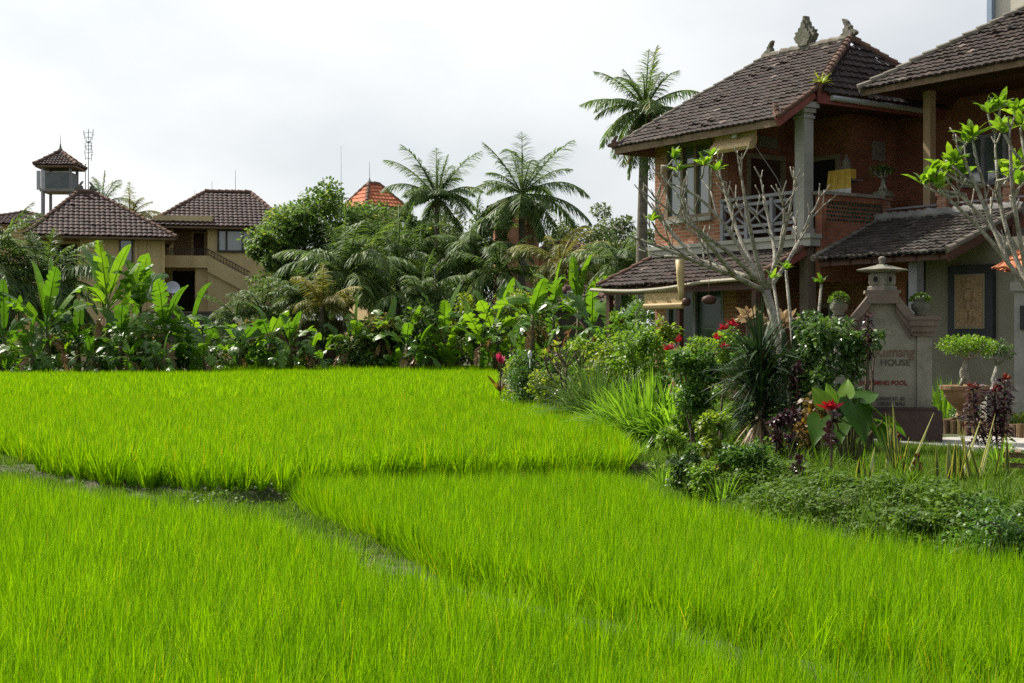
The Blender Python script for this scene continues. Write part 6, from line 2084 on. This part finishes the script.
def rosette_leaves(mb, c, d, n, L, W):
    side = np.cross(d, [0.3, .2, 1.0]); side /= np.linalg.norm(side)
    o2 = np.cross(d, side)
    a = rng.uniform(0, 6.28, n)
    e = np.radians(rng.uniform(10, 70, n))
    D = (side[None] * np.cos(a)[:, None] + o2[None] * np.sin(a)[:, None]) * np.cos(e)[:, None] + d[None] * np.sin(e)[:, None]
    D[:, 2] += .25
    mb.leaves(np.repeat([c], n, 0) + D * .02, D, rvec(n) * .4 + np.array([0, 0, 1.0]), L * rng.uniform(.6, 1.15, n), W * rng.uniform(.8, 1.1, n), .18, np.clip(rng.normal(.55, .22, n), 0, 1), fold=.22)

def frangipani(label, basepx, d, trunk, limbs, rost, r0=.10, leafL=.26, twigL=.42, depth=2, nstep=3, rl=None, prob=.85):
    x, y, z = at(basepx[0], d)
    t = thing("frangipani_tree", label, "frangipani", (x, y, z))
    o = np.array((x, y, z))
    def W(px, py, q=0):
        dd = d + q
        return np.array(((px - 512) / FPX * dd, dd, up(py, dd))) - o
    mb, lf = MB(), MB()
    tips = []
    tp = np.array([W(*p) for p in trunk])
    tp[0][2] = -.1
    mb.tube(tp, np.linspace(r0, r0 * .72, len(tp)), 10)
    for li in limbs:
        pts = np.array([W(*p) for p in li])
        # smooth the limb
        s = np.linspace(0, len(pts) - 1, len(pts) * 3)
        q = np.stack([np.interp(s, np.arange(len(pts)), pts[:, k]) for k in range(3)], 1)
        q[1:-1] = (q[:-2] + q[1:-1] * 2 + q[2:]) / 4
        rr = np.linspace(r0 * .46, .018, len(q))
        mb.tube(q, rr, 8)
        n = len(q)
        for k in range(int(n * .40), n - 1, max(1, int(n / (nstep * 1.7)))):
            if rng.random() > prob: continue
            dv = q[min(k + 1, n - 1)] - q[k - 1]
            dv /= np.linalg.norm(dv)
            sd = np.cross(dv, [0, 1.0, .3]); sd /= np.linalg.norm(sd)
            dd = dv * .55 + np.array([0, 0, .75]) + rng.normal(0, .45, 3)
            dd /= np.linalg.norm(dd)
            twig(mb, q[k], dd, twigL * rng.uniform(.7, 1.15), max(.014, rr[k] * .6), depth - 1, tips)
        dv = q[-1] - q[-3]; dv /= np.linalg.norm(dv)
        twig(mb, q[-1], dv, twigL * .7, .016, 1, tips)
    mb.build("trunk", M['frangi_bark'], t, smooth=True)
    for (px, py, q_) in rost:
        c = W(px, py, q_)
        # carry the rosette on its own twig from the closest tip
        if tips:
            k = min(range(len(tips)), key=lambda i: np.linalg.norm(tips[i][0] - c))
            tw = MB()
        rosette_leaves(lf, c, np.array([0, -.1, 1.0]) / 1.005, 13, leafL, leafL * .32)
    lf.build("leaves", M['frangi'], t)
    # stalks that join the rosettes to the branches
    for (px, py, q_) in rost:
        c = W(px, py, q_)
        cand = [p for p, _ in tips if p[2] < c[2] - .03]
        b = min(cand or [p for p, _ in tips], key=lambda p: np.linalg.norm(p - c))
        mid = b * .45 + c * .55 + np.array([0, 0, -.06])
        st = MB(); st.tube([b, mid, c], [.02, .018, .016], 6)
        st.build("twig", M['frangi_bark'], t, smooth=True)
    return t

frangipani("leafless pale frangipani tree spreading before the brick house balcony", (790, 430), 22.0,
    [(792, 430, 0), (787, 385, 0), (778, 335, 0), (766, 290, 0)],
    [[(766, 292, 0), (735, 276, -.1), (702, 264, -.3), (668, 250, -.4), (640, 240, -.5)],
     [(764, 288, 0), (746, 258, .2), (726, 226, .3), (700, 197, .4), (676, 186, .5)],
     [(766, 290, 0), (754, 248, -.2), (747, 212, -.4), (742, 180, -.5)],
     [(760, 280, 0), (742, 244, .4), (730, 210, .7), (722, 182, .9)],
     [(768, 290, 0), (788, 262, .1), (800, 238, .2), (812, 214, .2)],
     [(766, 290, 0), (780, 252, -.3), (786, 226, -.5), (792, 200, -.6)],
     [(735, 276, -.1), (714, 250, -.5), (694, 226, -.7), (672, 212, -.8)],
     [(702, 264, -.3), (682, 244, 0), (662, 222, .2), (652, 208, .3)],
     [(750, 278, .1), (722, 268, .6), (694, 258, .9), (664, 256, 1.1)],
     [(758, 282, -.2), (734, 256, -.7), (706, 236, -1.0), (686, 222, -1.1)],
     [(770, 288, .3), (776, 256, .7), (770, 226, 1.0), (764, 196, 1.1)],
     ],
    [(673, 160, .5), (678, 172, .4), (712, 157, .8), (704, 166, .6), (652, 222, .3), (716, 172, .2)],
    r0=.09, leafL=.25, twigL=.42, depth=2, nstep=3.4, prob=.75)
frangipani("leafy frangipani tree with light green rosettes before the porch roof", (1052, 440), 17.5,
    [(1056, 440, 0), (1052, 385, 0), (1042, 330, 0), (1032, 296, 0)],
    [[(1034, 300, 0), (1008, 262, -.1), (978, 226, -.2), (950, 200, -.3)],
     [(1032, 296, 0), (1012, 250, .3), (1000, 205, .4), (996, 160, .5)],
     [(1030, 292, 0), (1020, 240, -.3), (1012, 190, -.4), (1010, 145, -.5)],
     [(1008, 262, -.1), (990, 220, .1), (976, 186, .2), (964, 160, .2)],
     [(1036, 296, 0), (1040, 240, .2), (1040, 190, .2), (1046, 150, .2)],
     [(1012, 250, .3), (992, 228, .6), (970, 205, .7), (952, 186, .8)]],
    [(988, 114, .4), (1000, 108, .3), (1014, 116, 0), (1020, 128, -.3), (972, 138, .2), (966, 144, .3), (952, 165, .2), (945, 172, .4), (930, 180, -.3), (938, 190, -.3), (960, 178, .4), (1004, 134, -.4), (1016, 168, .2), (1020, 186, -.3), (1034, 140, .2), (1044, 128, .2), (924, 186, -.2), (1008, 178, .5)],
    r0=.075, leafL=.30, twigL=.30, depth=2, nstep=2.2, prob=.6)

# frangipani saplings with a rosette on each bare stem
def sapling(label, px, d, stems):
    x, y, z = at(px, d)
    t = thing("frangipani_sapling", label, "sapling", (x, y, z), 0, "frangipani saplings")
    mb, lf = MB(), MB()
    for (bx, tx, ty) in stems:
        T = np.array(((tx - px) / FPX * d, rng.uniform(-.1, .1), up(ty, d) - z))
        B = np.array(((bx - px) / FPX * d, 0, -.05))
        mb.tube([B, B * .5 + T * .5 + (0.03, 0, 0), T], [.03, .026, .02], 7)
        rosette_leaves(lf, T, np.array([0, 0, 1.0]), 9, .18, .06)
    mb.build("stems", M['frangi_bark'], t, smooth=True); lf.build("leaves", M['frangi'], t)
sapling("frangipani sapling with two leafy tips beside the pale trunk", 792, 19.2, ((796, 772, 280), (798, 786, 270)))
sapling("frangipani sapling with one leafy tip before the grey column", 806, 19.6, ((803, 822, 284),))
# bare branching shrub with sparse coloured leaves near the round bush
x, y, z = at(578, 28)
t = thing("bare_shrub", "bare branching shrub with a few orange leaves behind the rounded bush", "shrub", (x, y, z))
mb, tips = MB(), []
for k in range(5):
    a = rng.uniform(0, 6.28)
    twig(mb, (0, 0, -.05), np.array([math.cos(a) * .35, math.sin(a) * .35, .87]), .75, .03, 2, tips)
mb.build("stems", M['bark_brown'], t, smooth=True)
mb = MB()
for p, d_ in tips:
    if rng.random() < .6:
        flower_head(mb, p, .14, 5, (0, 80), W=.06)
mb.build("leaves", M['shrub_yellow'], t)

# dried staghorn sprays behind the trunk
for (px, d, py, lb, w_) in ((748, 23.2, 300, "dried beige staghorn spray left of the frangipani trunk", .42), (783, 23.4, 306, "dried beige staghorn spray right of the frangipani trunk", .5)):
    x = (px - 512) / FPX * d
    t = thing("dried_spray", lb, "dried plant", (x, d, GZ), 0, "dried sprays by the frangipani trunk")
    h = up(py + 18, d) - GZ
    mb = MB(); mb.tube([(0, .1, -.05), (0, .05, h)], .03, 7); mb.build("post", M['bark_brown'], t)
    mb = MB(); n = 46
    az = rng.uniform(0, 6.28, n); e = np.radians(rng.uniform(5, 85, n))
    D = np.column_stack([np.cos(az) * np.cos(e), np.sin(az) * np.cos(e), np.sin(e)])
    mb.leaves(np.repeat([(0, 0, h - .05)], n, 0), D, rvec(n), w_ * rng.uniform(.5, 1.1, n), .09, .35, rng.random(n), fold=.3)
    mb.build("fronds", M['dry'], t)

# ------------------------------------------------------------------ bonsai, planter, small things by the path
def bonsai(label, loc, H, Wd, bowl, rz=0, pads=9, mat='glossy', leaf=.05, nleaf=1500, flat=.22):
    t = thing("bonsai", label, "bonsai", loc, rz, "bonsai trees at the guest house")
    if bowl == 'clay':
        b = MB()
        b.lathe([(.10, -.42), (.14, -.40), (.11, -.33), (.15, -.29), (.23, -.22), (.29, -.13), (.32, -.03), (.355, -.022), (.362, .035), (.34, .04), (.31, .02), (.05, .015)], 28)
        b.build("bowl", M['terracotta'], t, smooth=False)
    else:
        b = MB(); b.box(-.19, .19, -.14, .14, 0, .06); b.box(-.16, .16, -.12, .12, .06, .12); b.build("bowl", M['stone_mossy'], t)
    tr, lf = MB(), MB()
    z0 = .02 if bowl == 'clay' else .12
    for k in range(4):
        a = k * 1.57 + .4
        tr.tube([(math.cos(a) * .11, math.sin(a) * .09, z0 - .02), (math.cos(a) * .05, math.sin(a) * .04, z0 + .08), (.01, 0, z0 + .2)], [.018, .03, .04], 7)
    top = np.array((.03, 0, H * .55))
    tr.tube([(0, 0, z0 + .05), (-.03, .02, H * .3), top], [.06, .05, .035], 8)
    cl = []
    for k in range(pads):
        a = k * 2.4
        rr = Wd * .36 * math.sqrt((k + .5) / pads)
        c = np.array((rr * math.cos(a), rr * math.sin(a) * .9, H * (.86 - .10 * (rr / (Wd * .36)) ** 2)))
        tr.tube([top, top * .4 + c * .6 + (0, 0, -.04), c], [.025, .018, .01], 6)
        cl.append((c, (Wd * .19, Wd * .19, Wd * flat * .5)))
    leafy(lf, cl, nleaf, leaf, leaf * .55, .15, up_bias=1.2, k=.3)
    tr.build("trunk", M['frangi_bark'], t, smooth=True); lf.build("crown", M[mat], t)
    return t
x, y = (965 - 512) / FPX * 20.9, 20.9
bonsai("flat topped bonsai in a wide clay bowl beside the sign", (x, y, up(388, 20.9)), .78, 1.0, 'clay', flat=.24, mat='shrub_light', leaf=.05, nleaf=2200)
pd = thing("bowl_pedestal", "stone pedestal hidden in the bed beneath the clay bonsai bowl", "pedestal", (x, y, GZ))
mb = MB(); mb.lathe([(.2, -.05), (.2, .05), (.12, .1), (.1, up(388, 20.9) - GZ - .44), (.15, up(388, 20.9) - GZ - .421)], 16); mb.build("shaft", M['stone'], pd)
x2_, y2_ = (996 - 512) / FPX * 22.6, 22.6
bonsai("dimmer bonsai standing behind the flat topped one", (x2_, y2_, up(398, 22.6)), .95, .62, 'stone', pads=7, mat='glossy', leaf=.05, nleaf=700, flat=.4)
pd = thing("bowl_pedestal", "low stone pedestal under the dimmer bonsai", "pedestal", (x2_, y2_, GZ))
mb = MB(); mb.box(-.2, .2, -.16, .16, -.05, up(398, 22.6) - GZ - .002); mb.build("shaft", M['stone'], pd)
p = hloc(0.03, 2.17, 4.482)
bonsai("bonsai on the brick pillar of the upper balcony", tuple(p), .72, .62, 'stone', HROT, pads=8, leaf=.06, nleaf=420, flat=.34)
p = hloc(1.69, 2.17, 4.442)
fp = thing("flower_pot", "small potted plant with red flowers on the middle balcony pillar", "pot plant", tuple(p))
mb = MB(); mb.lathe([(.08, 0), (.12, .14), (.13, .17), (.1, .17)], 14); mb.build("pot", M['terracotta'], fp)
mb = MB(); n = 60; u = rvec(n); u[:, 2] = abs(u[:, 2]); mb.leaves(u * .05 + (0, 0, .2), u, rvec(n) + (0, 0, 1), .12, .06, rnd=rng.random(n)); mb.build("leaves", M['shrub_light'], fp)
mb = MB(); flower_head(mb, np.array((0, 0, .24)), .1, 12, W=.05); mb.build("flowers", M['red'], fp)
# fern growing on the roof hip
p = hloc(0.05, 0.25, 7.02)
t = thing("roof_fern", "bright fern sprouting on the roof hip of the brick house", "fern", tuple(p), HROT)
mb = MB(); n = 34
az = rng.uniform(0, 6.28, n); e = np.radians(rng.uniform(20, 80, n))
mb.blades(np.zeros((n, 3)) + (0, 0, -.3), np.column_stack([np.cos(az) * np.cos(e), np.sin(az) * np.cos(e), np.sin(e)]), rng.uniform(.22, .42, n), .04, .9, rng.uniform(.3, 1, n), 4)
mb.build("fronds", M['shrub_yellow'], t)
# log edging of the bed
t = thing("log_edging", "row of weathered upright logs edging the bed under the clay bowl", "edging", tuple(hloc(7.05, -4.86, 0)), HROT)
mb = MB()
for k in range(26):
    x = k * .125
    h = .21 + rng.uniform(-.015, .02)
    mb.tube([(x, rng.uniform(-.01, .01), -.1), (x, 0, h)], [.064, .06], 9)
for k in range(10):
    mb.tube([(0, k * .125 + .12, -.1), (0, k * .125 + .12, .2 + rng.uniform(-.015, .02))], [.064, .06], 9)
mb.build("logs", M['log'], t)
mb = MB(); mb.box(0.05, 3.2, .06, 1.8, -.1, .14); mb.build("soil", M['wall_dark'], t)
# little wooden stand at the near edge
x, y, z = at(1020, 14.2)
t = thing("plant_stand", "low wooden stand of crossing battens on the grass bank", "stand", (x, y, z), R(-20))
mb = MB()
for sx in (-.12, .28):
    for sy in (-.1, .14):
        mb = MB(); mb.box(sx - .02, sx + .02, sy - .02, sy + .02, -.04, .24); mb.build("leg", M['log'], t)
mb = MB()
for sy in (-.1, .14):
    for z_ in (.10, .20):
        mb.box(-.16, .34, sy - .035, sy - .021, z_, z_ + .03)
for k in range(5):
    mb.box(-.15 + k * .1, -.09 + k * .1, -.14, .18, .241, .26)
mb.build("battens", M['log'], t)
